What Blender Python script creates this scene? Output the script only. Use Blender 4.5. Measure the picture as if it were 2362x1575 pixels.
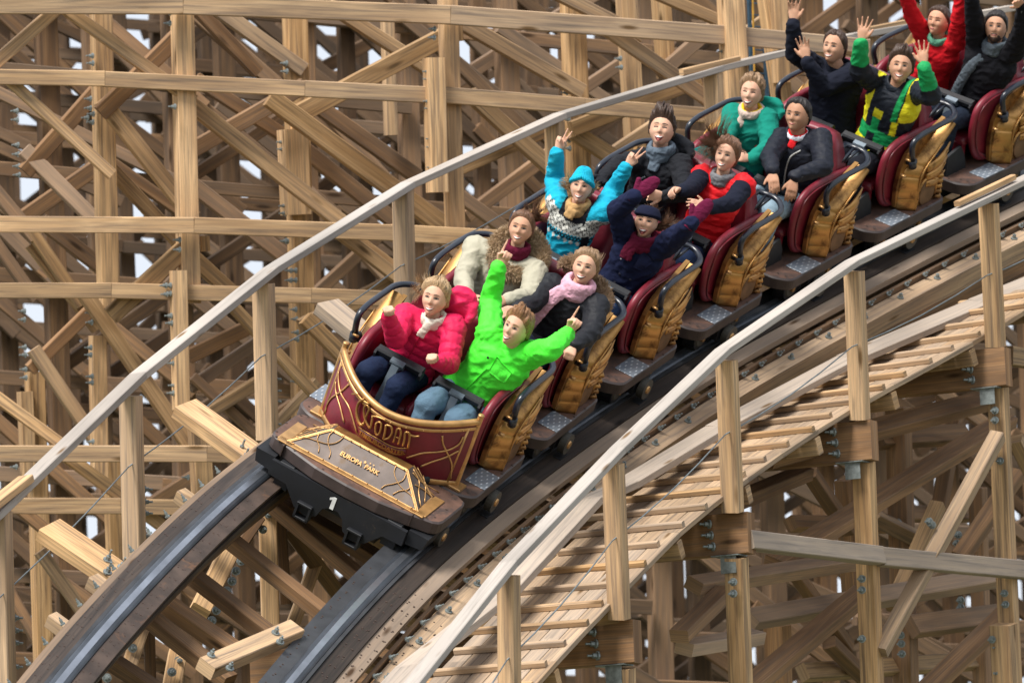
import bpy, bmesh, math, random
import numpy as np
from mathutils import Vector, Matrix, noise
from mathutils.bvhtree import BVHTree
random.seed(7); rng = np.random.default_rng(7)
for o in list(bpy.data.objects): bpy.data.objects.remove(o)
sc = bpy.context.scene; COL = sc.collection
V = lambda *a: np.array(a if len(a) > 1 else a[0], float)
def nrm(v): v = V(v); return v / (np.linalg.norm(v) + 1e-12)

# ---------------------------------------------------------------- camera (a 198 mm lens looking slightly up from the ground)
FPX, PW, PH = 13000., 2362., 1575.
up_c = nrm((-.040, .99, -.139))                       # world up in camera axes
fw = V(0, 0, -1.); yc = nrm(fw - up_c * np.dot(fw, up_c)); xc = np.cross(yc, up_c)
RW = np.stack([xc, yc, up_c])                          # camera axes -> world
CAM = V(0, 0, 1.7)
def Wd(p): return RW @ V(p)                            # direction camera->world
def Wp(p): return CAM + RW @ V(p)
def unp(px, py, d): return V((px - PW / 2) * d / FPX, (PH / 2 - py) * d / FPX, -d)
cam = bpy.data.cameras.new('camera'); co = bpy.data.objects.new('camera', cam); COL.objects.link(co)
m = Matrix([list(RW[i]) for i in range(3)]).to_4x4(); m.translation = Vector(CAM); co.matrix_world = m
cam.sensor_width = 36; cam.lens = FPX * 36 / PW; cam.clip_end = 3000; cam.clip_start = .5
cam.dof.use_dof = True; cam.dof.focus_distance = 36.4; cam.dof.aperture_fstop = 3.6
sc.camera = co
# ---------------------------------------------------------------- sky and sun (bright overcast)
w = bpy.data.worlds.new('World'); sc.world = w; w.use_nodes = True
nt = w.node_tree; nt.nodes.clear()
SUN_EL, SUN_AZ = 52., -150.                              # azimuth of the sun measured from +Y (view) clockwise
out = nt.nodes.new('ShaderNodeOutputWorld'); bg = nt.nodes.new('ShaderNodeBackground')
sky = nt.nodes.new('ShaderNodeTexSky'); sky.sky_type = 'NISHITA'; sky.sun_disc = False
sky.sun_elevation = math.radians(SUN_EL); sky.sun_rotation = math.radians(SUN_AZ); sky.dust_density = 4; sky.air_density = 1.0
mx = nt.nodes.new('ShaderNodeMix'); mx.data_type = 'RGBA'; mx.inputs[0].default_value = .78
mx.inputs[7].default_value = (9.8, 10.4, 11.4, 1)
nt.links.new(sky.outputs[0], mx.inputs[6]); nt.links.new(mx.outputs[2], bg.inputs[0])
bg.inputs[1].default_value = .064; nt.links.new(bg.outputs[0], out.inputs[0])
sl = bpy.data.lights.new('sun', 'SUN'); so = bpy.data.objects.new('sun', sl); COL.objects.link(so)
sl.energy = 3.5; sl.angle = math.radians(22); sl.color = (1, .96, .9)
a, e = math.radians(SUN_AZ), math.radians(SUN_EL)
sd = Vector((math.sin(a) * math.cos(e), math.cos(a) * math.cos(e), math.sin(e)))
so.rotation_euler = sd.to_track_quat('Z', 'Y').to_euler()
so.location = (0, 0, 60)
sc.view_settings.view_transform = 'Standard'; sc.view_settings.look = 'None'
sc.view_settings.exposure = 0.68; sc.view_settings.gamma = 1
sc.cycles.max_bounces = 5; sc.cycles.diffuse_bounces = 3; sc.cycles.glossy_bounces = 3; sc.cycles.transparent_max_bounces = 4

# ---------------------------------------------------------------- materials
def newmat(name):
    m = bpy.data.materials.new(name); m.use_nodes = True
    n = m.node_tree.nodes; b = n.get('Principled BSDF'); return m, m.node_tree, b
def nd(t, typ, **k):
    n = t.nodes.new(typ)
    for a_, v_ in k.items(): setattr(n, a_, v_)
    return n
def ramp(t, src, stops):
    r = nd(t, 'ShaderNodeValToRGB'); e_ = r.color_ramp.elements
    while len(e_) < len(stops): e_.new(.5)
    for i, (p, c) in enumerate(stops): e_[i].position = p; e_[i].color = (*c, 1) if len(c) == 3 else c
    t.links.new(src, r.inputs[0]); return r.outputs[0]
def mixc(t, f, a_, b_, mode='MIX'):
    n = nd(t, 'ShaderNodeMix', data_type='RGBA', blend_type=mode)
    for i, v_ in ((0, f), (6, a_), (7, b_)):
        if hasattr(v_, 'links') or hasattr(v_, 'is_output'): t.links.new(v_, n.inputs[i])
        else: n.inputs[i].default_value = v_ if i == 0 else (*v_[:3], 1)
    return n.outputs[2]
def noi(t, vec, scale, detail=3, rough=.55, dist=0):
    n = nd(t, 'ShaderNodeTexNoise'); n.inputs['Scale'].default_value = scale; n.inputs['Detail'].default_value = detail
    n.inputs['Roughness'].default_value = rough; n.inputs['Distortion'].default_value = dist
    if vec is not None: t.links.new(vec, n.inputs['Vector'])
    return n.outputs['Fac']
def mapp(t, vec, scale):
    n = nd(t, 'ShaderNodeMapping'); n.inputs['Scale'].default_value = scale; t.links.new(vec, n.inputs['Vector']); return n.outputs[0]
def bump(t, b, h, s=.3, d=.01):
    n = nd(t, 'ShaderNodeBump'); n.inputs['Strength'].default_value = s; n.inputs['Distance'].default_value = d
    t.links.new(h, n.inputs['Height']); t.links.new(n.outputs[0], b.inputs['Normal'])
def wood_mat(name, light, dark, grey, rough=.75, streak=(.10, .07, .05)):
    m, t, b = newmat(name)
    uv = nd(t, 'ShaderNodeUVMap', uv_map='UVMap').outputs[0]; ti = nd(t, 'ShaderNodeUVMap', uv_map='Tint').outputs[0]
    sep = nd(t, 'ShaderNodeSeparateXYZ'); t.links.new(ti, sep.inputs[0])
    g1 = noi(t, mapp(t, uv, (1.2, 38, 1)), 1.0, 5, .65, .6)       # long fibres
    g2 = noi(t, mapp(t, uv, (.9, 7, 1)), 1.0, 2, .5, 1.6)          # growth rings seen flat-sawn
    wv = nd(t, 'ShaderNodeTexWave', wave_type='BANDS', bands_direction='Y'); wv.inputs['Scale'].default_value = 4.5
    wv.inputs['Distortion'].default_value = 9; wv.inputs['Detail'].default_value = 2; wv.inputs['Detail Scale'].default_value = .8
    t.links.new(mapp(t, uv, (.35, 4.5, 1)), wv.inputs['Vector'])
    vo = nd(t, 'ShaderNodeTexVoronoi', feature='F1'); vo.inputs['Scale'].default_value = 1.0; vo.inputs['Randomness'].default_value = 1
    t.links.new(mapp(t, uv, (1.5, 6.5, 1)), vo.inputs['Vector'])
    kn = ramp(t, vo.outputs['Distance'], [(.06, (1, 1, 1)), (.15, (0, 0, 0))])
    c = mixc(t, ramp(t, g2, [(.35, (0, 0, 0)), (.65, (1, 1, 1))]), light, dark)
    ring = nd(t, 'ShaderNodeMath', operation='MULTIPLY'); t.links.new(wv.outputs['Fac'], ring.inputs[0]); ring.inputs[1].default_value = .5
    c = mixc(t, ring.outputs[0], c, dark)
    c = mixc(t, ramp(t, g1, [(.42, (0, 0, 0)), (.75, (.8, .8, .8))]), c, streak)
    c = mixc(t, sep.outputs[1], c, grey)                             # weathering of this timber
    c = mixc(t, ramp(t, g1, [(.5, (0, 0, 0)), (.8, (.5, .5, .5))]), c, streak)
    c = mixc(t, kn, c, tuple(x * .35 for x in dark))
    big = noi(t, mapp(t, uv, (.5, 1.2, 1)), 1.0, 3)
    br = nd(t, 'ShaderNodeMapRange'); t.links.new(big, br.inputs[0]); br.inputs[1].default_value = .3; br.inputs[2].default_value = .7
    br.inputs[3].default_value = .72; br.inputs[4].default_value = 1.18
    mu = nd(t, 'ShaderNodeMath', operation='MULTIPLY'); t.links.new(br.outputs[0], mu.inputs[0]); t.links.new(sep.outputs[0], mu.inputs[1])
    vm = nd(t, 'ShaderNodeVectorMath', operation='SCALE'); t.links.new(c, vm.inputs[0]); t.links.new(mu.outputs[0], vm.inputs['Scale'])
    t.links.new(vm.outputs[0], b.inputs['Base Color']); b.inputs['Roughness'].default_value = rough; b.inputs['Specular IOR Level'].default_value = .25
    bump(t, b, g1, .35, .004); return m
def plain(name, col, rough=.5, metal=0., nscale=12, namt=.25, bmp=0., spec=.5, coat=0., dirt=None):
    m, t, b = newmat(name); tc = nd(t, 'ShaderNodeTexCoord').outputs['Object']
    n1 = noi(t, tc, nscale, 4); lo = tuple(x * (1 - namt) for x in col); hi = tuple(min(1, x * (1 + namt)) for x in col)
    c = ramp(t, n1, [(.3, lo), (.7, hi)])
    if dirt:
        n2 = noi(t, tc, dirt[1], 5, .7, .4); c = mixc(t, ramp(t, n2, [(dirt[2], (0, 0, 0)), (dirt[2] + .12, (1, 1, 1))]), c, dirt[0])
    t.links.new(c, b.inputs['Base Color']); b.inputs['Roughness'].default_value = rough; b.inputs['Metallic'].default_value = metal
    b.inputs['Specular IOR Level'].default_value = spec; b.inputs['Coat Weight'].default_value = coat; b.inputs['Coat Roughness'].default_value = .2
    if bmp: bump(t, b, noi(t, tc, nscale * 3, 4), bmp, .004)
    return m
M = {}
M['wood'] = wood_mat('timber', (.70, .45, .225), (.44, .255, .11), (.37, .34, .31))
M['wood2'] = wood_mat('timber_brown_shaded', (.31, .175, .084), (.155, .082, .038), (.235, .19, .15), .8)  # brown timbers; on the deep trestles the dark tone paints in their shade
M['wood_dark'] = wood_mat('timber_track', (.085, .06, .045), (.045, .032, .026), (.10, .09, .082), .55, (.02, .017, .015))
M['steel'] = plain('rail_steel', (.075, .085, .10), .42, .7, 3, .35)
M['polish'] = plain('rail_polished', (.34, .36, .40), .30, .9, 4, .25)
M['rail_side'] = plain('rail_rust', (.060, .040, .030), .6, .2, 5, .5, .2, dirt=((.16, .075, .035), 3, .60))
M['rail_black'] = plain('rail_black', (.045, .047, .052), .5, .3, 5, .4, .15)
M['zinc'] = plain('zinc_bolt', (.25, .28, .275), .5, .45, 30, .3)
M['cable'] = plain('cable', (.22, .25, .26), .5, .4)
M['black'] = plain('black_paint', (.007, .008, .011), .6, 0, 6, .35, .1, .5, dirt=((.05, .035, .025), 5, .62))
M['bar'] = plain('black_bar', (.012, .016, .026), .3, 0, 10, .25, 0, .6)
M['rubber'] = plain('lap_foam', (.010, .011, .014), .5, 0, 30, .3, .1)
M['barsteel'] = plain('bar_steel', (.11, .14, .17), .45, .4, 10, .2)
M['leather'] = plain('red_leather', (.165, .011, .023), .44, 0, 9, .25, .12, .5)
M['deck'] = plain('deck_brown', (.115, .06, .042), .62, 0, 8, .4, .3, dirt=((.055, .035, .03), 6, .5))
M['deckedge'] = plain('deck_edge', (.05, .035, .032), .5, 0, 8, .3)
M['gold'] = plain('gold_paint', (.40, .215, .07), .36, .75, 6, .35, .10, dirt=((.14, .07, .028), 4, .50))
M['goldtrim'] = plain('gold_trim', (.50, .285, .11), .36, .6, 12, .25, .05)
M['bowred'] = plain('bow_red', (.16, .008, .02), .38, 0, 3, .5, .1, .5, dirt=((.03, .006, .008), 4, .55))
M['pewter'] = plain('pewter', (.115, .09, .078), .5, .4, 5, .35, .15, dirt=((.11, .07, .04), 6, .55))
M['plate'] = None
def tread():
    m, t, b = newmat('tread_plate'); tc = nd(t, 'ShaderNodeTexCoord').outputs['Object']
    hs = []
    for k, (rot, off) in enumerate(((.75, 0), (-.75, .5))):
        mp = nd(t, 'ShaderNodeMapping'); mp.inputs['Rotation'].default_value = (0, 0, rot); mp.inputs['Scale'].default_value = (34, 15, 1)
        mp.inputs['Location'].default_value = (off, off, 0); t.links.new(tc, mp.inputs[0])
        vv = nd(t, 'ShaderNodeTexVoronoi', feature='F1'); vv.inputs['Randomness'].default_value = .0; vv.inputs['Scale'].default_value = 1
        t.links.new(mp.outputs[0], vv.inputs['Vector']); hs.append(ramp(t, vv.outputs['Distance'], [(.2, (1, 1, 1)), (.34, (0, 0, 0))]))
    h = mixc(t, 1., hs[0], hs[1], 'LIGHTEN')
    t.links.new(mixc(t, h, (.20, .235, .28), (.9, .94, .98)), b.inputs['Base Color']); b.inputs['Metallic'].default_value = .25
    b.inputs['Roughness'].default_value = .32; bump(t, b, h, .9, .006); return m
M['plate'] = tread()
def cloth(name, rough=.85, bscale=90, bs=.3, sheen=.3, spec=.3, fold=7.):
    m, t, b = newmat(name); at = nd(t, 'ShaderNodeAttribute', attribute_name='Col'); tc = nd(t, 'ShaderNodeTexCoord').outputs['Object']
    n1 = noi(t, tc, 7, 4); sc_ = nd(t, 'ShaderNodeMapRange'); t.links.new(n1, sc_.inputs[0]); sc_.inputs[3].default_value = .82; sc_.inputs[4].default_value = 1.16
    vm = nd(t, 'ShaderNodeVectorMath', operation='SCALE'); t.links.new(at.outputs['Color'], vm.inputs[0]); t.links.new(sc_.outputs[0], vm.inputs['Scale'])
    t.links.new(vm.outputs[0], b.inputs['Base Color']); b.inputs['Roughness'].default_value = rough; b.inputs['Specular IOR Level'].default_value = spec
    n5 = noi(t, tc, bscale, 3); n6 = noi(t, mapp(t, tc, (1, 1, 2.2)), fold, 2, .5, 1.6); ab = nd(t, 'ShaderNodeMath', operation='SUBTRACT'); t.links.new(n6, ab.inputs[0]); ab.inputs[1].default_value = .5; ab2 = nd(t, 'ShaderNodeMath', operation='ABSOLUTE'); t.links.new(ab.outputs[0], ab2.inputs[0]); ad = nd(t, 'ShaderNodeMath', operation='MULTIPLY_ADD'); t.links.new(ab2.outputs[0], ad.inputs[0]); ad.inputs[1].default_value = -2.6; t.links.new(n5, ad.inputs[2])
    b.inputs['Sheen Weight'].default_value = 0; bump(t, b, ad.outputs[0], bs, .010 if fold > 5 else .006); return m
M['shell'] = cloth('nylon', .62, 34, .30, .0, .22, 7.)
M['knit'] = cloth('knit', .92, 160, .5, .25, .2)
M['wool'] = cloth('wool', .95, 60, .25, .3, .2)
M['denim'] = cloth('denim', .85, 120, .3, .15, .2)
def skin(name, col):
    m, t, b = newmat(name); tc = nd(t, 'ShaderNodeTexCoord').outputs['Object']
    c = ramp(t, noi(t, tc, 14, 4), [(.3, tuple(x * y for x, y in zip(col, (.92, .84, .80)))), (.7, tuple(min(1, x * 1.08) for x in col))])
    t.links.new(c, b.inputs['Base Color']); b.inputs['Roughness'].default_value = .62; b.inputs['Specular IOR Level'].default_value = .22
    b.inputs['Subsurface Weight'].default_value = .12; b.inputs['Subsurface Radius'].default_value = (.6, .25, .15); b.inputs['Subsurface Scale'].default_value = .012
    return m
M['skin1'] = skin('skin_fair', (.62, .375, .265)); M['skin2'] = skin('skin_tan', (.54, .31, .205)); M['skin3'] = skin('skin_olive', (.42, .235, .15))
M['eyew'] = plain('eye_white', (.42, .36, .33), .3, 0, 40, .05); M['iris'] = plain('iris', (.035, .025, .02), .2, 0, 40, .2)
M['lip'] = plain('lip', (.40, .085, .075), .4, 0, 60, .15); M['teeth'] = plain('teeth', (.78, .74, .66), .25, 0, 50, .05); M['mouth'] = plain('mouth', (.06, .012, .012), .6)
M['lash'] = plain('lash', (.05, .03, .022), .7)
def hairm(name, col):
    m, t, b = newmat(name); tc = nd(t, 'ShaderNodeTexCoord').outputs['Object']
    c = ramp(t, noi(t, mapp(t, tc, (1, 1, .35)), 130, 4, .7), [(.3, tuple(x * .5 for x in col)), (.7, tuple(min(1, x * 1.35) for x in col))])
    t.links.new(c, b.inputs['Base Color']); b.inputs['Roughness'].default_value = .45; b.inputs['Specular IOR Level'].default_value = .4
    bump(t, b, noi(t, mapp(t, tc, (1, 1, .35)), 160, 4, .7), .6, .006); return m
HAIR = dict(blond=(.42, .28, .15), dblond=(.27, .165, .09), brown=(.16, .08, .045), dbrown=(.055, .030, .019), black=(.018, .013, .012), ginger=(.27, .14, .065), fur=(.46, .32, .19), fur2=(.34, .22, .13))
for k_, c_ in HAIR.items(): M['h_' + k_] = hairm('hair_' + k_, c_)
M['fence'] = M['wood']
M['pipe'] = plain('blue_pipe', (.05, .10, .15), .4, .5)
M['yellow'] = plain('yellow_strap', (.5, .26, .03), .6)

# ---------------------------------------------------------------- mesh building
class MB:
    def __init__(s): s.v = []; s.f = []; s.uv = []; s.ti = []; s.mi = []; s.sm = []
    def add(s, vs, fs, uvs=None, tint=(1, 0), mat=0, smooth=False):
        o = len(s.v); s.v += [tuple(map(float, p)) for p in vs]
        for i, f in enumerate(fs):
            s.f.append(tuple(o + j for j in f)); s.mi.append(mat); s.sm.append(smooth)
            s.uv.append(uvs[i] if uvs else [(0, 0)] * len(f)); s.ti.append(tint)
        return s
    def beam(s, A, B, n, wy, wz, tint=(1, 0), mat=0, ch=.006, ext=0, taper=1.):
        A = V(A); B = V(B); x = nrm(B - A); A = A - x * ext; B = B + x * ext; L_ = np.linalg.norm(B - A)
        z = V(n); z = nrm(z - x * np.dot(z, x)); y = np.cross(z, x); a, b = wy / 2, wz / 2; c = min(ch, a * .4, b * .4)
        prof = [(-a + c, -b), (a - c, -b), (a, -b + c), (a, b - c), (a - c, b), (-a + c, b), (-a, b - c), (-a, -b + c)]
        vs = [A + y * p[0] * k + z * p[1] * k for p in prof for k in (1,)] + [B + y * p[0] * taper + z * p[1] * taper for p in prof]
        vs = [A + y * p[0] + z * p[1] for p in prof] + [B + y * p[0] * taper + z * p[1] * taper for p in prof]
        u0, v0 = random.random() * 50, random.random() * 50; cum = [0]
        for i in range(8): q, r = prof[i], prof[(i + 1) % 8]; cum.append(cum[-1] + math.hypot(q[0] - r[0], q[1] - r[1]))
        fs, us = [], []
        for i in range(8):
            j = (i + 1) % 8; fs.append((i, j, 8 + j, 8 + i)); us.append([(u0, v0 + cum[i]), (u0, v0 + cum[i + 1]), (u0 + L_, v0 + cum[i + 1]), (u0 + L_, v0 + cum[i])])
        for k in (0, 8):
            idx = [k + i for i in range(8)]; pv = prof
            if k == 0: idx = idx[::-1]; pv = prof[::-1]
            fs.append(tuple(idx)); us.append([(u0 + p[0] * .3, v0 + p[1]) for p in pv])
        return s.add(vs, fs, us, tint, mat)
    def box(s, c, ax, h, mat=0, tint=(1, 0), ch=.004):
        c = V(c); X, Y, Z = ax; return s.beam(c - V(X) * h[0], c + V(X) * h[0], Z, 2 * h[1], 2 * h[2], tint, mat, ch)
    def tube(s, pts, r, seg=8, mat=0, cap=True, flat=None, smooth=True, closed=False):
        P = [V(p) for p in pts]; n = len(P); R_ = r if hasattr(r, '__len__') else [r] * n
        T = [nrm(P[(i + 1) % n if closed else min(i + 1, n - 1)] - P[(i - 1) if (closed or i) else 0]) for i in range(n)]
        u = V(0, 0, 1) if abs(T[0][2]) < .9 else V(1, 0, 0); u = nrm(u - T[0] * np.dot(u, T[0])) if flat is None else nrm(V(flat[2]) - T[0] * np.dot(V(flat[2]), T[0]))
        vs = []
        for i in range(n):
            u = nrm(u - T[i] * np.dot(u, T[i])); w_ = np.cross(T[i], u)
            if flat is not None: u0 = nrm(V(flat[2]) - T[i] * np.dot(V(flat[2]), T[i])); w0 = np.cross(T[i], u0)
            for k in range(seg):
                a = 2 * math.pi * (k + .5) / seg
                if flat is None: vs.append(P[i] + (u * math.cos(a) + w_ * math.sin(a)) * R_[i])
                else: vs.append(P[i] + u0 * math.cos(a) * flat[1] * R_[i] + w0 * math.sin(a) * flat[0] * R_[i])
        fs = []; us = []; u0_ = random.random() * 9
        for i in range(n if closed else n - 1):
            i2 = (i + 1) % n
            for k in range(seg):
                k2 = (k + 1) % seg; fs.append((i * seg + k, i * seg + k2, i2 * seg + k2, i2 * seg + k))
                us.append([(u0_ + i * .1, k / seg), (u0_ + i * .1, (k + 1) / seg), (u0_ + i * .1 + .1, (k + 1) / seg), (u0_ + i * .1 + .1, k / seg)])
        if cap and not closed:
            fs.append(tuple(range(seg))[::-1]); us.append([(0, 0)] * seg)
            fs.append(tuple((n - 1) * seg + k for k in range(seg))); us.append([(0, 0)] * seg)
        return s.add(vs, fs, us, (1, 0), mat, smooth)
    def prism(s, out, org, X, Y, Z, d0, d1, mat=0, matc=None, bev=0):     # outline in (X,Y), extruded along Z
        org, X, Y, Z = V(org), V(X), V(Y), V(Z); n = len(out); vs = []
        cx = sum(p[0] for p in out) / n; cy = sum(p[1] for p in out) / n
        lv = [(d0, 1.), (d1, 1.)] if not bev else [(d0, 1.), (d1 - math.copysign(bev, d1 - d0), 1.), (d1, 1 - bev * 6)]
        for d, k in lv: vs += [org + X * (cx + (p[0] - cx) * k) + Y * (cy + (p[1] - cy) * k) + Z * d for p in out]
        fs, ms = [], len(lv)
        for l in range(ms - 1):
            for i in range(n): j = (i + 1) % n; fs.append((l * n + i, l * n + j, (l + 1) * n + j, (l + 1) * n + i))
        us = [[(random.random(), 0)] * 4 for f in fs]
        s.add(vs, fs, us, (1, 0), mat)
        o = len(s.v) - len(vs)
        for idx in (list(range(n))[::-1], [(ms - 1) * n + i for i in range(n)]):
            s.f.append(tuple(o + i for i in idx)); s.mi.append(mat if matc is None else matc); s.sm.append(False)
            s.uv.append([(out[i % n][0], out[i % n][1]) for i in idx]); s.ti.append((1, 0))
        return s
    def ell(s, c, ax, r, nu=14, nv=9, mat=0):
        c = V(c); vs = []; fs = []
        for j in range(nv + 1):
            ph = math.pi * (j / nv - .5)
            for i in range(nu):
                th = 2 * math.pi * i / nu
                vs.append(c + V(ax[0]) * r[0] * math.cos(ph) * math.cos(th) + V(ax[1]) * r[1] * math.cos(ph) * math.sin(th) + V(ax[2]) * r[2] * math.sin(ph))
        for j in range(nv):
            for i in range(nu): i2 = (i + 1) % nu; fs.append((j * nu + i, j * nu + i2, (j + 1) * nu + i2, (j + 1) * nu + i))
        return s.add(vs, fs, None, (1, 0), mat, True)
    def caps(s, A, B, ra, rb, seg=12, mat=0):        # tapered capsule
        A, B = V(A), V(B); T = nrm(B - A); L_ = np.linalg.norm(B - A); P, R_ = [], []
        for k in range(4): a = math.pi / 2 * (k + .15) / 4; P.append(A - T * ra * math.cos(a)); R_.append(ra * math.sin(a))
        for k in range(5): q = k / 4; P.append(A + T * L_ * q); R_.append(ra + (rb - ra) * q)
        for k in range(3, -1, -1): a = math.pi / 2 * (k + .15) / 4; P.append(B + T * rb * math.cos(a)); R_.append(rb * math.sin(a))
        return s.tube(P, R_, seg, mat)
    def loft(s, rings, mat=0):                         # rings of equal length
        n = len(rings[0]); vs = [p for r in rings for p in r]; fs = []
        for i in range(len(rings) - 1):
            for k in range(n): k2 = (k + 1) % n; fs.append((i * n + k, i * n + k2, (i + 1) * n + k2, (i + 1) * n + k))
        fs.append(tuple(range(n))[::-1]); fs.append(tuple((len(rings) - 1) * n + k for k in range(n)))
        return s.add(vs, fs, None, (1, 0), mat, True)
    def mesh(s, name):
        me = bpy.data.meshes.new(name); me.from_pydata(s.v, [], s.f)
        u1 = me.uv_layers.new(name='UVMap'); u2 = me.uv_layers.new(name='Tint')
        a = np.array([c for f in s.uv for c in f], float).ravel(); u1.data.foreach_set('uv', a)
        b = np.array([t for t, f in zip(s.ti, s.f) for _ in f], float).ravel(); u2.data.foreach_set('uv', b)
        me.polygons.foreach_set('material_index', s.mi); me.polygons.foreach_set('use_smooth', s.sm); me.update(); return me
    def build(s, name, mats, parent=None):
        me = s.mesh(name)
        for m_ in (mats if isinstance(mats, (list, tuple)) else [mats]): me.materials.append(m_)
        return link(name, me, parent)
def link(name, me, parent=None):
    o = bpy.data.objects.new(name, me); COL.objects.link(o)
    if parent is not None: o.parent = parent
    return o
def tag(o, label=None, cat=None, group=None, kind=None):
    for k, v in (('label', label), ('category', cat), ('group', group), ('kind', kind)):
        if v: o[k] = v
    return o
def thing(name, label, cat, group=None, mat=None):
    o = bpy.data.objects.new(name, None); COL.objects.link(o); o.empty_display_size = .1
    if mat is not None: o.matrix_world = mat
    return tag(o, label, cat, group)
def crom(P, n):                                        # Catmull-Rom through the points of P, n samples per span
    P = [V(p) for p in P]; Q = [2 * P[0] - P[1]] + P + [2 * P[-1] - P[-2]]; o = []
    for i in range(1, len(Q) - 2):
        for k in range(n):
            t = k / n; a, b, c, d = Q[i - 1:i + 3]
            o.append(.5 * (2 * b + (c - a) * t + (2 * a - 5 * b + 4 * c - d) * t * t + (3 * b - a - 3 * c + d) * t ** 3))
    return o + [P[-1]]
REG = {'A': (580, 560, 2.1775), 'N': (640, 840, 3.7326), 'G': (1020, 800, 4.3565), 'H': (800, 440, 3.4083), 'T': (900, 0, 2.6133), 'M': (0, 600, 3.136),
       'B': (1180, 200, 2.613), 'C': (1700, 0, 2.8006), 'S': (0, 0, 1), '7': (0, 0, 2.24), '3': (400, 400, 2.6133), '4': (0, 900, 2.3233), '5': (900, 1000, 2.7275),
       '6': (1600, 700, 1.7927), 'Z': (1500, 450, 2.7285), 'X': (900, 1060, 3.92)}
def px(r, x, y): o = REG[r]; return (o[0] + x / o[2], o[1] + y / o[2])
# ---------------------------------------------------------------- the ground under the structure (out of the picture, below)
g = MB(); g.add([(-400, -60, 0), (400, -60, 0), (400, 900, 0), (-400, 900, 0)], [(0, 1, 2, 3)])
gm, gt, gb = newmat('ground'); tc_ = nd(gt, 'ShaderNodeTexCoord').outputs['Object']
gt.links.new(ramp(gt, noi(gt, tc_, .4, 5), [(.35, (.05, .075, .03)), (.65, (.16, .14, .09))]), gb.inputs['Base Color']); gb.inputs['Roughness'].default_value = .95
tag(g.build('ground', gm), kind='structure')

# ---------------------------------------------------------------- frames along the train: solved in camera axes
def unit2(x, y): n = math.hypot(x, y); return (x / n, -y / n)
class Fr:
    def __init__(s, O, L, F, U): s.O, s.L, s.F, s.U = O, L, F, U
    def c(s, x, y, z): return s.O + s.L * x + s.F * y + s.U * z
    def w(s, x, y, z): return Wp(s.c(x, y, z))
    def inv(s, p, **k):
        ray = V((p[0] - PW / 2) / FPX, (PH / 2 - p[1]) / FPX, -1.); ax = {'x': s.L, 'y': s.F, 'z': s.U}
        kn = list(k)[0]; un = [a for a in 'xyz' if a != kn]
        t, u, v = np.linalg.solve(np.stack([ray, -ax[un[0]], -ax[un[1]]], 1), s.O + ax[kn] * k[kn]); r = {kn: k[kn], un[0]: u, un[1]: v}
        return V(r['x'], r['y'], r['z'])
    def mat(s):
        m = Matrix.Identity(4)
        for j, a in enumerate((s.L, -s.F, s.U)):
            w_ = Wd(a)
            for i in range(3): m[i][j] = w_[i]
        m.translation = Vector(Wp(s.O)); return m
def lat(F, slope):                                     # lateral axis: image slope given, perpendicular to F
    a, b = unit2(1, slope); k = -(a * F[0] + b * F[1]) / F[2]; L_ = nrm((a, b, k)); return L_
def mk(O, F, slope): F = nrm(F); L_ = lat(F, slope); U_ = np.cross(F, L_); return Fr(O, L_, F, U_)
fx, fy = unit2(-.797, .604); F1 = V(.5 * fx, .5 * fy, math.sqrt(.75))
car1 = mk(unp(793, 1161, 36), F1, .531); car1.O = car1.O + car1.L * .022
TC = car1.inv((1102.6, 1126), z=.26)                   # the tread plate's front right corner, seen on every car
tiles = [(1102.6, 1126), (1269, 993), (1445.8, 866.6), (1634, 744), (1838, 628.6), (2042.8, 519.5), (2258.8, 410.6), (2480, 306)]
PT = [car1.c(*TC)]; PITCH = 1.165
for q in tiles[1:]:
    r = unp(q[0], q[1], 1.); c0 = PT[-1]; a_ = r @ r; b_ = -2 * r @ c0; c_ = c0 @ c0 - PITCH ** 2
    PT.append(r * ((-b_ + math.sqrt(max(0, b_ * b_ - 4 * a_ * c_))) / (2 * a_)))
slopes = [.531, .525, .52, .51, .49, .465, .44, .42]
FR = [car1]
for k in range(1, 8):
    F = nrm(PT[k - 1] - PT[min(k + 1, 7)]); fr = mk(V(0, 0, 0), F, slopes[k]); fr.O = PT[k] - fr.c(*TC); FR.append(fr)
for k, fr in enumerate(FR): print('car', k + 1, 'depth', round(-fr.O[2], 2), 'F', fr.F.round(2), 'L', fr.L.round(2))
# track centre line (camera axes): behind the train, under it, and on down the drop
cen = []
for k in range(7, -1, -1): cen.append((FR[k].c(-.022, TC[1], 0), FR[k].L, FR[k].U))
d = cen[0][0] - cen[1][0]; cen = [(cen[0][0] + d * 2.2, cen[0][1], cen[0][2]), (cen[0][0] + d, cen[0][1], cen[0][2])] + cen
p0 = cen[-1][0]
for (x, y, b, sl_) in ((700, 1247, .50, .54), (507, 1451, .52, .55), (321, 1680, .54, .56), (130, 1960, .56, .56)):
    ppx = (PW / 2 + FPX * p0[0] / -p0[2], PH / 2 - FPX * p0[1] / -p0[2]); l2 = math.hypot(x - ppx[0], y - ppx[1])
    dd = -p0[2]; step = l2 / (b * FPX / dd); p1 = unp(x, y, dd - step * math.sqrt(1 - b * b)); f_ = mk(p1, p1 - p0, sl_); cen.append((p1, f_.L, f_.U)); p0 = p1
NS = 10
cpos = crom([c[0] for c in cen], NS); cL = [nrm(q) for q in crom([c[1] for c in cen], NS)]
TF = []
for i in range(len(cpos)):
    F = nrm(cpos[min(i + 1, len(cpos) - 1)] - cpos[max(i - 1, 0)]); L_ = nrm(cL[i] - F * np.dot(cL[i], F)); TF.append(Fr(cpos[i], L_, F, np.cross(F, L_)))
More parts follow.
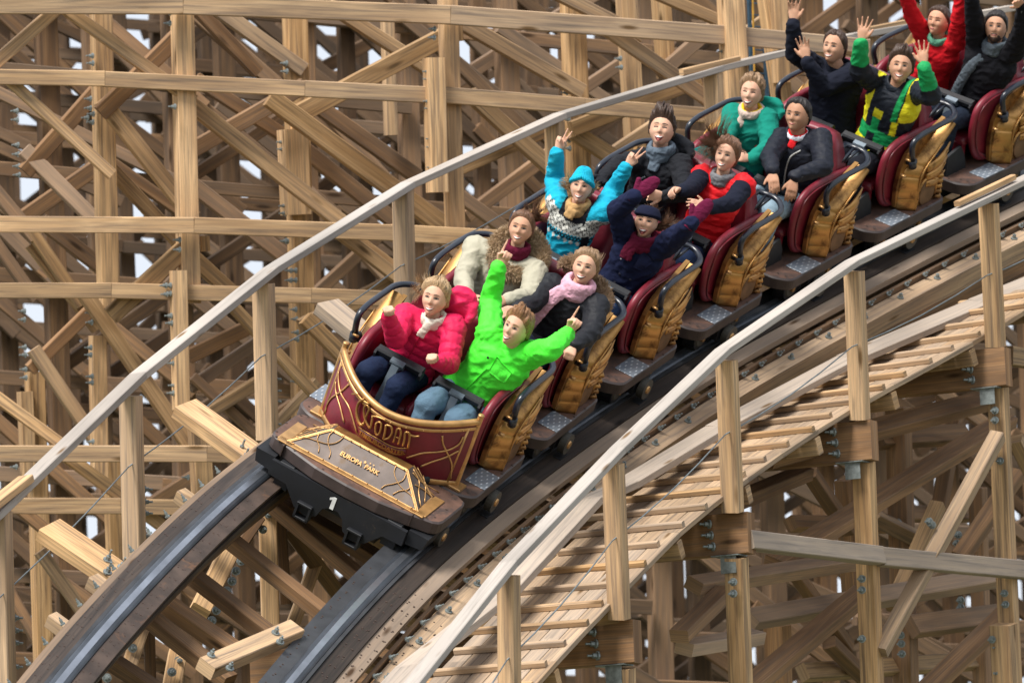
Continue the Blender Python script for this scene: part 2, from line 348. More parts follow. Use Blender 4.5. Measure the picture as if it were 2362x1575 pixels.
def trackdepth(x):                                      # depth of the track centre at picture column x
    q = sorted((PW / 2 + FPX * t.O[0] / -t.O[2], -t.O[2]) for t in TF); return float(np.interp(x, [a for a, b in q], [b for a, b in q]))
LH = nrm(np.cross(up_c, F1 - up_c * np.dot(F1, up_c)));  FH = nrm(np.cross(LH, up_c))      # level axes of the walkway (camera axes)
print('LH', LH.round(3), 'FH', FH.round(3))
LHw, FHw, UPw = Wd(LH), Wd(FH), V(0, 0, 1)

# ---------------------------------------------------------------- the track
trk = thing('coaster_track', 'banked wooden coaster track with two dark steel rails running down under the train', 'track')
NSEG = len(TF)
def sweep(name, prof, mats, tint=(1, 0), parent=trk, i0=0, i1=None, mid=None, tag_=None, uoff=0):
    """sweep a closed (x,z) profile along the track; mid = material index per profile edge"""
    b = MB(); i1 = i1 or NSEG; n = len(prof); rings = [[TF[i].w(p[0], 0, p[1]) for p in prof] for i in range(i0, i1)]
    vs = [p for r in rings for p in r]; fs, us, mi = [], [], []; u = random.random() * 30
    cum = [0]
    for k in range(n): cum.append(cum[-1] + math.hypot(prof[k][0] - prof[(k + 1) % n][0], prof[k][1] - prof[(k + 1) % n][1]))
    v0 = random.random() * 30; ul = [u]
    for i in range(i0, i1 - 1): ul.append(ul[-1] + np.linalg.norm(TF[i + 1].O - TF[i].O))
    for i in range(len(rings) - 1):
        for k in range(n):
            k2 = (k + 1) % n; fs.append((i * n + k, i * n + k2, (i + 1) * n + k2, (i + 1) * n + k)); mi.append(mid[k] if mid else 0)
            us.append([(ul[i], v0 + cum[k]), (ul[i], v0 + cum[k + 1]), (ul[i + 1], v0 + cum[k + 1]), (ul[i + 1], v0 + cum[k])])
    b.add(vs, fs, us, tint); b.mi = mi
    for idx in (tuple(range(n))[::-1], tuple((len(rings) - 1) * n + k for k in range(n))):
        b.f.append(idx); b.uv.append([(0, 0)] * n); b.ti.append(tint); b.mi.append(0); b.sm.append(False)
    return b.build(name, mats, parent)
def rect(x0, x1, z0, z1, s=1): p = [(x0, z0), (x1, z0), (x1, z1), (x0, z1)]; return p if s > 0 else [(-a, b) for a, b in p][::-1]
for s in (-1, 1):
    c = .5425
    r = [(-.05, -.028), (.05, -.028), (.05, -.012), (.038, -.003), (.019, .003), (-.019, .003), (-.038, -.003), (-.05, -.012)]
    sweep('running_rail', [(s * c + a, b) for a, b in r], [M['steel'], M['polish']], mid=[0, 0, 0, 0, 1, 0, 0, 0])
    sweep('rail_plate', rect(c - .155, c - .052, -.045, -.020, s), M['rail_side'] if s < 0 else M['rail_black'])
    sweep('rail_plate', rect(c + .052, c + .075, -.045, -.016, s), M['rail_black'])
    for (a, b) in ((c + .077, c + .165),) if s < 0 else ((c + .077, c + .20),):
        sweep('top_plank', rect(a, b, -.075, -.030, s), M['wood_dark'], (1.0 if s < 0 else .75, .1))
    if s < 0: sweep('edge_plank', rect(c + .167, c + .21, -.10, -.052, s), M['wood2'], (1.1, .5))
    else:
        sweep('edge_plank', rect(c + .202, c + .30, -.095, -.045, s), M['wood2'], (1.25, .75))
    for k in range(4):
        j = .004 * (k % 2)
        sweep('lamination', rect(c - .15 + j + .01 * k, c + .15 + j * 2 + (.14 if s > 0 else 0) * (k < 0), -.096 - .045 * (k + 1), -.1 - .045 * k, s), M['wood_dark'] if k < 2 else M['wood2'], (.9 - .05 * k, .1))
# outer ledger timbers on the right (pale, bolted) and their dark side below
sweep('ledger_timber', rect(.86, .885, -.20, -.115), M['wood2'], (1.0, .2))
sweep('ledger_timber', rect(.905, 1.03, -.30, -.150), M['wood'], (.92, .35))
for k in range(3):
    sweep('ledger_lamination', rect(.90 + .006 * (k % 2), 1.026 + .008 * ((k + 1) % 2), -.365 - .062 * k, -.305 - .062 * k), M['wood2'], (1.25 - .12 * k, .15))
def bolt(c, ax, r=.021, ln=.065, parent=trk, mb=None):
    """washer, hex nut and a threaded end standing off along ax (camera axes)"""
    b = mb or MB(); c = Wp(c) if mb is None else V(c); a = nrm(Wd(ax)) if mb is None else nrm(ax)
    b.tube([c - a * .002, c + a * .008], r * 1.25, 12, smooth=False); b.tube([c + a * .008, c + a * .034], r * .72, 6, smooth=False)
    b.tube([c + a * .034, c + a * ln], r * .34, 6, smooth=False)
    if mb is None: return b.build('bolt', M['zinc'], parent)
    return b
nb = 0
for i in range(18, NSEG - 2):
    t = TF[i]
    if i % 2 == 0: bolt(t.c(.90, 0, -.118), t.U * .8 + t.L * .55, .015, .06)
    if i % 4 == 1: bolt(t.c(.962, .04, -.15), t.U, .020, .04)
    if i % 2 == 1 and i > NSEG - 36: bolt(t.c(-.765, .02, -.06), t.U * .6 - t.L * .8, .013, .05)
# nail holes
nh = MB()
for i in range(NSEG - 32, NSEG - 1):
    t = TF[i]
    for q in (0, .12):
        for xo, zo in ((-.47, -.0195), (-.43, -.0195), (-.66, -.0295), (-.69, -.0295), (.43, -.0195), (.66, -.0295), (.70, -.0295), (.77, -.0445), (.82, -.0445), (.94, -.1495), (1.0, -.1495)):
            c = t.w(xo + random.uniform(-.008, .008), q + random.uniform(-.02, .02), zo); u = Wd(t.U)
            nh.tube([c - u * .002, c + u * .0015], .0065, 6, smooth=False)
tag(nh.build('nail', M['lash'], trk), kind='stuff')
# cross ties under the rails
def tr_beam(name, r, x1, y1, x2, y2, wpx, z, mat, tint, th=.09, parent=trk, fr=None):
    fr = fr or TF[NSEG - 28]; a = fr.inv(px(r, x1, y1), z=z); b = fr.inv(px(r, x2, y2), z=z)
    sc_ = REG[r][2]; wd = wpx / sc_ / 361.
    bb = MB().beam(fr.w(*a), fr.w(*b), Wd(fr.U), wd, th, tint, 0, .006); return bb.build(name, mat, parent)
for q in (('4', 255, 745, 790, 1105, 200, -.36, 'wood', (1.15, .05)), ('4', 985, 95, 1480, 450, 200, -.38, 'wood', (1.15, .1)), ('4', 960, 560, 1150, 700, 80, -.34, 'wood', (.9, .2)),
          ('4', 490, 1020, 680, 1160, 85, -.34, 'wood', (.95, .3)), ('4', 270, 1225, 470, 1370, 75, -.34, 'wood', (1.0, .3)), ('4', 1190, 770, 1800, 1250, 82, -.42, 'wood2', (1.25, .0)), ('4', 960, 940, 1500, 1350, 88, -.46, 'wood2', (.75, .0)),
          ('4', 820, 1100, 1260, 1400, 112, -.50, 'wood2', (1.45, .0)), ('4', 740, 1170, 1230, 1560, 100, -.40, 'wood2', (.95, .0)), ('4', 520, 1400, 900, 1650, 85, -.42, 'wood2', (.7, .0)), ('4', 1400, 565, 2010, 1070, 78, -.46, 'wood2', (1.4, .0)),
          ('4', 1500, 600, 2080, 940, 100, -.52, 'wood2', (.9, .0)), ('3', 920, 800, 1300, 1110, 215, -.36, 'wood', (1.08, .6))):
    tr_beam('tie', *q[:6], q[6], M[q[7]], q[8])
gus = tr_beam('gusset_plank', '4', 1100, 1490, 1580, 1285, 105, -.02, M['wood'], (1.1, .25), .09)
for q in ((1130, 1420), (1475, 1300), (1230, 1490), (1500, 1350)):
    f_ = TF[NSEG - 28]; c = f_.inv(px('4', *q), z=.026); bolt(f_.c(*c), f_.U, .021, .05)
for q in ((575, 910), (650, 950), (575, 975), (1290, 318), (1310, 365)):
    f_ = TF[NSEG - 28]; c = f_.inv(px('4', *q), z=-.314 if q[0] < 1000 else -.354); bolt(f_.c(*c), f_.U, .023, .08)
# ties seen beyond the right ledger, between track and walkway
for i in range(14, NSEG - 8, 3):
    t = TF[i]; bb = MB().beam(t.w(-.75 if i < NSEG - 40 else .70, 0, -.47), t.w(1.30, -.02, -.50), Wd(t.U), .12, .09, (random.uniform(.8, 1.1), .1)); bb.build('tie', M['wood'] if i % 2 else M['wood2'], trk)
# ---------------------------------------------------------------- timber structures: each timber at its own distance
def RD(x): return trackdepth(x - 609) - .85            # distance of the right walkway edge / posts
def LD(x): return trackdepth(x + 512) + .72            # distance of the left handrail
def BG(d, x): return d * (1 + (x - 1181) / FPX * (.28 + .22 * x / PW))
NB = nrm(V(.36, -.02, .93))                            # normal of the far bents (camera axes), they recede to the right
def timber(name, q, depth, parent, mat='wood', tint=(1, 0), th=None, n=None, name_px='S'):
    r, x1, y1, x2, y2, wpx = q; s_ = REG[r][2]; a = px(r, x1, y1); b = px(r, x2, y2)
    da = depth(a[0]) if callable(depth) else depth; db = depth(b[0]) if callable(depth) else depth
    wd = wpx / s_ * (da + db) / 2 / FPX
    return MB().beam(Wp(unp(*a, da)), Wp(unp(*b, db)), Wd(n if n is not None else NB), wd, th or wd, tint).build(name, M[mat], parent)
def T2(lo=.85, hi=1.1, g=.2): return (random.uniform(lo, hi), random.uniform(0, g))
bolt_me = bolt(V(0, 0, 0), V(0, 0, 1), mb=MB()).mesh('bolt'); bolt_me.materials.append(M['zinc'])
def pbolt(r, x, y, depth, ax, parent, s=1.):
    p = px(r, x, y); d_ = depth(p[0]) if callable(depth) else depth
    o = link('bolt', bolt_me, parent); o.matrix_world = Matrix.Translation(Vector(Wp(unp(*p, d_)))) @ Vector(Wd(ax)).to_track_quat('Z', 'Y').to_matrix().to_4x4() @ Matrix.Scale(s, 4)
# --- right walkway
WR = [(1075, 1790), (1245, 1575), (1366, 1436), (1457, 1348), (1630, 1180), (1720, 1124), (1923, 973), (1957, 957), (2241, 795), (2269, 778), (2380, 712), (2480, 655)]
wr = [unp(x, y, RD(x) + .12) for x, y in WR]
wr = [p for p in crom([wr[i] for i in (0, 1, 3, 4, 6, 8, 10, 11)], 8)]
acc = [0]
for i in range(1, len(wr)): acc.append(acc[-1] + np.linalg.norm(wr[i] - wr[i - 1]))
def wat(s_): return V([np.interp(s_, acc, [p[k] for p in wr]) for k in range(3)])
def LHat(p):
    x_ = PW / 2 + FPX * p[0] / -p[2] - 609; t_ = min(TF, key=lambda t: abs(PW / 2 + FPX * t.O[0] / -t.O[2] - x_)); g_ = nrm(np.cross(up_c, t_.F - up_c * np.dot(t_.F, up_c))); return nrm(g_ * .75 + LH * .25)
walk = thing('walkway', 'pale wooden maintenance walkway with cross cleats beside the track on its right', 'walkway')
TOTAL = acc[-1]; nb_ = 6; wd = .79 / nb_
def wn(s_): t_ = nrm(wat(min(s_ + .1, TOTAL)) - wat(max(s_ - .1, 0))); n_ = np.cross(LHat(wat(s_)), t_); return t_, (n_ if n_ @ up_c > 0 else -n_)
for k in range(nb_):
    s_ = random.uniform(-1.6, 0)
    while s_ < TOTAL:
        e_ = s_ + 2.1; b_ = MB(); a0, a1 = max(0, s_ + .003), min(TOTAL, e_ - .003)
        if a1 - a0 > .2:
            nseg = 4; ss = np.linspace(a0, a1, nseg + 1)
            for j in range(nseg):
                A_, B_ = [Wp(wat(q) - LHat(wat(q)) * (wd * (k + .5))) for q in (ss[j], ss[j + 1])]; b_.beam(A_, B_, Wd(wn(a0)[1]), wd - .006, .035, (1, 0), 0, .003, ext=.004)
            tt = (random.uniform(.74, .98), random.uniform(.25, .6)); b_.ti = [tt] * len(b_.ti); b_.build('plank', M['wood'], walk)
        s_ = e_
s_ = .2; k = 0
while s_ < TOTAL - .1:
    t_, n_ = wn(s_); c = wat(s_) + n_ * .037; j = random.uniform(-.05, .05)
    sk = t_ * random.uniform(-.012, .012)
    LQ = LHat(c); MB().beam(Wp(c + LQ * (-.02 + j * .5)), Wp(c - LQ * (.81 + j) + sk), Wd(n_), .044, .038, T2(.86, 1.1, .5), 0, .005).build('cleat', M['wood'], walk); s_ += .325
# stringer boards along the left edge of the walkway
SG = [(800, 1700), (944, 1543), (1157, 1375), (1358, 1157), (1443, 1119), (1656, 990), (1957, 830), (2258, 702), (2450, 625)]
for i in range(len(SG) - 1):
    (x1, y1), (x2, y2) = SG[i], SG[i + 1]; A_, B_ = unp(x1, y1, RD(x1 + 230) + .20), unp(x2, y2, RD(x2 + 230) + .20)
    MB().beam(Wp(A_), Wp(B_), Wd(nrm(FH * .9 + up_c * .6)), .19, .05, (random.uniform(.90, 1.02), .75), 0, .004, ext=.01).build('stringer', M['wood'], walk)
# cross beams with bolts and steel plates
for (x, y) in ((1451, 1480), (1714, 1230), (1999, 1017), (2308, 848), (1190, 1745)):
    E_ = unp(x, y, RD(x) - .04); tn = (random.uniform(1.35, 1.6), .0)
    MB().beam(Wp(E_ + LH * .06), Wp(E_ - LH * 2.7), Wd(FH), .272, .12, tn, 0, .005).build('cross_beam', M['wood2'], walk)
    for k in (-1, 0, 1):
        o = link('bolt', bolt_me, walk); o.matrix_world = Matrix.Translation(Vector(Wp(E_ - LH * .20 + FH * .062 - up_c * .075 * k + LH * .01 * k))) @ Vector(Wd(nrm(FH * .75 - LH * .6))).to_track_quat('Z', 'Y').to_matrix().to_4x4() @ Matrix.Scale(1.15, 4)
    pl = MB(); c = Wp(E_ - up_c * .142 - LH * .10 + FH * .02); pl.box(c, (LHw, FHw, UPw), (.10, .07, .004)); pl.box(Wp(E_ - up_c * .20 - LH * .085 + FH * .066), (LHw, FHw, UPw), (.055, .004, .06)); pl.build('steel_plate', M['zinc'], walk)
    # short rafters under the planks
for s_ in np.arange(.5, TOTAL, 1.05):
    c = wat(s_) - wn(s_)[1] * .09; MB().beam(Wp(c), Wp(c - LHat(c) * 1.15), Wd(wn(s_)[1]), .07, .12, T2(.8, 1.1, .2)).build('joist', M['wood'], walk)
# --- right handrail
hr = thing('handrail', 'weathered grey handrail on pale square posts along the walkway, right of the train', 'handrail', 'handrails of the track')
HJ = [(820, 1745), (1173, 1302), (1424, 1040), (1667, 811), (1966, 607), (2292, 450), (2420, 388)]
def rail(parent, J, D, lat_, wy=.13, wz=.05, gap=.006):
    P = [unp(x, y, D(x)) for x, y in J]
    for i in range(len(P) - 1):
        t_ = nrm(P[i + 1] - P[i]); n_ = nrm(np.cross(lat_, t_)); n_ = n_ if n_ @ up_c > 0 else -n_
        MB().beam(Wp(P[i] + t_ * gap), Wp(P[i + 1] - t_ * gap), Wd(n_), wy, wz, (random.uniform(.96, 1.08), random.uniform(.88, 1.0)), 0, .005, ext=.012).build('rail', M['wood'], parent)
rail(hr, HJ, lambda x: RD(x) - .02, LH, .112, .046)
RP = [('5', 745, 890, 752, 1700, 150), ('5', 1402, 190, 1442, 1165, 150), ('6', 136, 235, 162, 862, 98), ('Z', 1282, 480, 1320, 1412, 138), ('Z', 2128, 55, 2174, 955, 138)]
for q in RP:
    timber('post', q[:5] + (q[5] * .80,), lambda x: RD(x) + .03, hr, 'wood', (random.uniform(1.12, 1.25), random.uniform(.1, .2)), th=.10, n=FH)
def cable(parent, C, D):
    P = [Wp(unp(x, y, D(x))) for x, y in C]; b = MB()
    for i in range(len(P) - 1):
        mid = [(P[i] * (1 - t) + P[i + 1] * t) - UPw * .035 * math.sin(math.pi * t) for t in (0, .25, .5, .75, 1)]; b.tube(mid, .0048, 6)
    b.build('cable', M['cable'], parent)
cable(hr, [(1030, 1700), (1169, 1522), (1413, 1246), (1673, 1002), (1965, 800), (2277, 635), (2440, 545)], lambda x: RD(x) - .02)
timber('splice_board', ('C', 1420, 1318, 1785, 1145, 44), lambda x: RD(x) - .03, hr, 'wood', (1, .1), th=.04, n=nrm(np.cross(LH, F1)))
# --- left handrail
hl = thing('handrail', 'weathered grey handrail with pale posts and a cable, left of the train', 'handrail', 'handrails of the track')
rail(hl, [(-120, 1290), (17, 1158), (319, 868), (625, 624), (941.5, 427), (1292, 268), (1656, 159), (1957, 86), (2103, 61), (2330, 20)], LD, LH, .125)
for q in (('4', 3, 650, 28, 1700, 125), ('4', 700, 30, 722, 905, 130), ('M', 1905, 170, 1935, 1300, 170), ('3', 1382, 90, 1398, 780, 135), ('T', 990, 735, 1002, 1240, 125), ('T', 1945, 440, 1957, 775, 122), ('C', 900, 240, 908, 520, 108)):
    timber('post', q[:5] + (q[5] * .82,), lambda x: LD(x) + .02, hl, 'wood', (random.uniform(1.12, 1.28), random.uniform(.1, .35)), th=.10, n=FH)
cable(hl, [(-60, 1430), (297, 1076), (602, 823), (924, 614), (1270, 425)], lambda x: LD(x) - .03)
timber('splice_board', ('4', -70, 640, 140, 475, 92), lambda x: LD(x) - .07, hl, 'wood', (1.05, .1), th=.05, n=nrm(np.cross(LH, F1)))
timber('splice_board', ('T', 1755, 437, 2100, 358, 36), lambda x: LD(x) - .05, hl, 'wood', (1.0, .1), th=.05, n=nrm(np.cross(LH, F1)))
timber('splice_board', ('C', 850, 195, 1085, 150, 30), lambda x: LD(x) - .05, hl, 'wood', (1.0, .1), th=.05, n=nrm(np.cross(LH, F1)))
for ys, x in ((('4', (530, 597, 658, 780, 840)), 772), (('M', (860, 945, 1020, 1185)), 1975), (('4', (1218, 1285, 1352, 1480)), 75)):
    for y in ys[1]: pbolt(ys[0], x, y, lambda x: LD(x) - .03, nrm(V(.9, 0, .35)), hl, .95)
for j, t_ in enumerate(((1149, 1560),)): pass
# --- the trestle under the walkway, lower right
ur = thing('timber_trestle', 'braced timber trestle of tall posts under the walkway in the lower right', 'trestle', 'timber trestles')
RDp = lambda x: RD(x) + .03
for q in (('5', 1468, 1475, 1480, 1900, 145), ('6', 176, 1050, 198, 1650, 98), ('6', 703, 655, 742, 1650, 96), ('6', 1258, 345, 1318, 1650, 88)):
    timber('post', q[:5] + (q[5] * .84,), RDp, ur, 'wood', (random.uniform(1.0, 1.12), random.uniform(.0, .15)), th=.11, n=FH)
for q, dd, mt, tn in ((('6', 222, 978, 768, 1043, 76), -.12, 'wood', (.9, .85)), (('6', 766, 1046, 1480, 1112, 76), -.12, 'wood', (.88, .8)),
        (('6', 1258, 545, 770, 1440, 62), -.10, 'wood', (.95, .4)), (('6', 1300, 480, 330, 1075, 88), 1.3, 'wood2', (1.0, .1)), (('6', 700, 1195, 180, 1630, 95), .9, 'wood2', (1.1, .1)),
        (('6', 0, 1165, 680, 1062, 80), 1.1, 'wood2', (1.15, .4)), (('6', 230, 1305, 1260, 1130, 84), 1.5, 'wood2', (1.1, .6)), (('6', -40, 1425, 260, 1375, 84), 1.0, 'wood2', (1.3, .7)),
        (('6', 920, 1640, 1290, 1285, 84), 1.1, 'wood2', (.95, .1)), (('6', 900, 1335, 1290, 1285, 90), 1.9, 'wood2', (.8, .3)), (('6', -60, 1375, 130, 1190, 84), .8, 'wood2', (1.1, .2)),
        (('6', 1330, 560, 1500, 900, 60), .4, 'wood', (.8, .2)), (('6', 740, 880, 1000, 1010, 60), 2.0, 'wood', (.75, .3)), (('6', 1300, 215, 1400, 232, 78), .3, 'wood', (.85, .2)),
        (('6', 380, 1060, 640, 1420, 50), 2.2, 'wood2', (.9, .1)), (('6', 480, 700, 640, 940, 60), 2.0, 'wood2', (.75, .1)), (('6', 560, 1400, 720, 1560, 60), 2.1, 'wood2', (.7, .1)),
        (('6', 400, 910, 800, 915, 60), 2.6, 'wood2', (1.0, .1)), (('6', 860, 870, 1300, 870, 60), 2.6, 'wood2', (1.0, .3)), (('6', 450, 1525, 1200, 1475, 70), 2.4, 'wood', (.8, .2)),
        (('6', 1090, 420, 990, 1000, 60), 2.4, 'wood2', (1.0, .1)), (('6', 1010, 830, 820, 1260, 60), 1.6, 'wood', (.75, .1)), (('6', 1340, 700, 1100, 1050, 70), 1.8, 'wood2', (.8, .1)),
        (('6', 760, 560, 1120, 540, 80), 2.3, 'wood2', (.7, .1)), (('6', 300, 640, 1250, 390, 90), .8, 'wood2', (.7, .0)), (('6', 0, 890, 460, 700, 80), 1.3, 'wood2', (.6, .0))):
    timber('brace', q, (lambda o: (lambda x: RD(x) + o))(dd), ur, mt, (tn[0] * (1.5 if mt == 'wood2' else 1.), tn[1] * .8), th=.09, n=FH)
for q, dd, tn in ((('6', 845, 430, 880, 1650, 86), 2.2, (1.1, .1)), (('6', 1175, 760, 1195, 1650, 62), 2.3, (1.1, .1)), (('6', 345, 1330, 352, 1650, 90), 1.9, (1.2, 0)), (('6', 620, 730, 650, 1200, 60), 2.5, (1.2, 0))):
    timber('post', q, (lambda o: (lambda x: RD(x) + o))(dd), ur, 'wood2', (tn[0] * 1.4, tn[1]), n=FH)
timber('scab_post', ('6', 1280, 1325, 1298, 1650, 92), lambda x: RD(x) - .1, ur, 'wood', (.95, .1), n=FH)
for (x, y) in ((165, 1150), (165, 1198), (697, 1137), (697, 1183), (1247, 442), (1247, 482), (1222, 582), (1268, 650), (1286, 1197), (1290, 1243), (1275, 1382), (1255, 1420), (1258, 1525), (1235, 1388), (697, 1385), (975, 900), (988, 915)):
    pbolt('6', x, y, lambda x: RD(x) - .04 if x < 2362 else 36, nrm(V(-.5, 0, .87)), ur, 1.05)
for (x, y) in ((845, 905), (855, 1330), (858, 1370), (860, 1405), (862, 1447), (1095, 955), (1090, 990), (1105, 1225), (1105, 1255), (1110, 1290)):
    pbolt('6', x, y, lambda x: RD(x) + 2.0, nrm(V(-.5, 0, .87)), ur, 1.1)
# --- supports directly under the track on the left
ul = thing('timber_trestle', 'pale bolted posts and dark ledgers holding up the track under the front of the train', 'trestle', 'timber trestles')
UD = lambda x: trackdepth(x + 200) + .75
for q, nm, mt, tn in ((('4', 1432, 640, 1450, 1290, 95), 'post', 'wood', (1.2, .1)), (('4', 1235, 850, 1065, 1190, 105), 'brace', 'wood', (1.15, .05)), (('4', 955, 1400, 900, 1700, 100), 'brace', 'wood', (1.15, .05)),
        (('4', 1700, 900, 1560, 1280, 70), 'brace', 'wood', (.9, .1)), (('4', 1535, 720, 1800, 1075, 85), 'ledger', 'wood2', (.7, 0)), (('4', 1500, 630, 1530, 1140, 60), 'ledger', 'wood2', (.7, 0)),
        (('4', 760, 1270, 690, 1480, 80), 'brace', 'wood', (1.0, .1)), (('4', 1385, 690, 1290, 830, 60), 'ledger', 'wood2', (1.1, 0)), (('4', 800, 1290, 810, 1700, 60), 'post', 'wood2', (.7, 0)),
        (('4', 1600, 1400, 1500, 1700, 80), 'brace', 'wood2', (1., 0)), (('X', 560, 1560, 900, 860, 60), 'brace', 'wood', (.9, .1)), (('X', 380, 1560, 470, 1300, 90), 'brace', 'wood', (.9, .1)),
        (('6', -100, 640, 140, 900, 60), 'ledger', 'wood2', (.7, 0)), (('6', 300, 420, 420, 220, 70), 'brace', 'wood', (.95, .1)), (('6', 480, 330, 430, 200, 60), 'brace', 'wood', (1.1, .1))):
    timber(nm, q, UD, ul, mt, tn, n=V(.1, 0, 1))
for q in ((1290, 915), (1265, 967), (1243, 1022), (1215, 1073), (1160, 1178), (1135, 1232), (1408, 745), (955, 1448), (920, 1508), (710, 1380), (1438, 662), (572, 1540)):
    pbolt('4', *q, lambda x: UD(x) - .07, nrm(V(.35, .1, .9)), ul, 1.1)
# --- far trestles, front one traced timber by timber
tA = thing('timber_trestle', 'honey coloured timber trestle nearest behind the train with long level beams and bolted scabs', 'trestle', 'timber trestles')
dA = lambda o: (lambda x: BG(43 + o, x))
for q, o, tn in ((('7', 940, 20, 978, 1568, 100), 0, (1.28, .12)), (('4', 1065, 200, 1095, 700, 100), .05, (1.15, .1)), (('T', 345, -30, 392, 1400, 100), 0, (1.22, .12)), (('T', 1098, -30, 1140, 1180, 124), .5, (1.02, 0)), (('T', 2050, -30, 2092, 760, 132), -.2, (1.22, .1)),
        (('7', 520, 20, 562, 1600, 98), .5, (1.08, .05)), (('4', 185, -100, 238, 1600, 92), 1.2, (1.0, 0)), (('4', 600, 300, 625, 900, 92), 1.1, (1.0, 0)), (('7', 1522, 20, 1575, 2300, 108), 1.0, (1.08, 0)),
        (('T', 1422, -30, 1478, 900, 105), 1.2, (1.0, .1)), (('T', 1630, -30, 1665, 470, 95), 1.6, (.95, 0)), (('T', 2335, -30, 2360, 500, 90), .3, (1.1, .1)), (('C', 195, -30, 300, 700, 110), .4, (1.1, 0)), (('7', 2000, 60, 2020, 700, 60), 1.4, (.95, .2))):
    timber('post', q, dA(o), tA, 'wood', tn)
for q, o, tn in ((('M', 1290, 75, 1312, 1080, 108), -.16, (1.3, .1)), (('T', 262, 350, 285, 1160, 110), -.16, (1.3, .1)), (('7', 1510, 670, 1530, 1110, 130), .86, (1.15, .1)), (('M', 705, 545, 720, 1568, 110), .4, (1.2, .1)),
        (('M', 180, 950, 205, 1568, 100), 1.1, (1.0, .1)), (('T', 405, 150, 415, 250, 50), .2, (.85, 0)), (('7', 1052, 1220, 1057, 1300, 50), .1, (.85, 0))):
    timber('scab_post', q, dA(o), tA, 'wood', tn)
for q, o, tn in ((('S', -60, 11, 420, 12, 44), -.2, (1.05, .25)), (('S', 420, 12, 1035, 35, 44), -.2, (1.05, .25)), (('S', 1035, 35, 1705, 84, 44), -.2, (1.02, .35)), (('S', 1705, 84, 2000, 112, 42), -.2, (1., .4)),
        (('S', -60, 177, 240, 182, 36), -.1, (1.05, .15)), (('S', 240, 183, 700, 205, 36), -.1, (1.03, .2)), (('S', 700, 205, 978, 219, 38), -.1, (1.02, .25)), (('S', 1015, 219, 1344, 245, 38), -.1, (1.0, .2)), (('S', 1344, 245, 1700, 272, 36), -.1, (.98, .2)),
        (('S', -60, 517, 445, 520, 38), -.2, (1.12, .15)), (('S', 445, 520, 905, 537, 38), -.2, (1.1, .15)), (('S', 905, 537, 1180, 552, 40), -.2, (1.1, .1)),
        (('S', -60, 670, 255, 670, 36), -.1, (1.05, .15)), (('S', 255, 670, 715, 682, 36), -.1, (1.05, .15)), (('S', 715, 682, 930, 690, 36), -.1, (1.0, .15)),
        (('S', -60, 1046, 475, 1046, 38), -.2, (1.05, .2)), (('S', 475, 1046, 560, 1049, 38), -.2, (1.0, .2)), (('S', 20, 1166, 276, 1166, 37), -.1, (1.0, .15)), (('S', 276, 1167, 430, 1170, 36), -.1, (.95, .15))):
    timber('beam', q, dA(o), tA, 'wood', tn, th=.09)
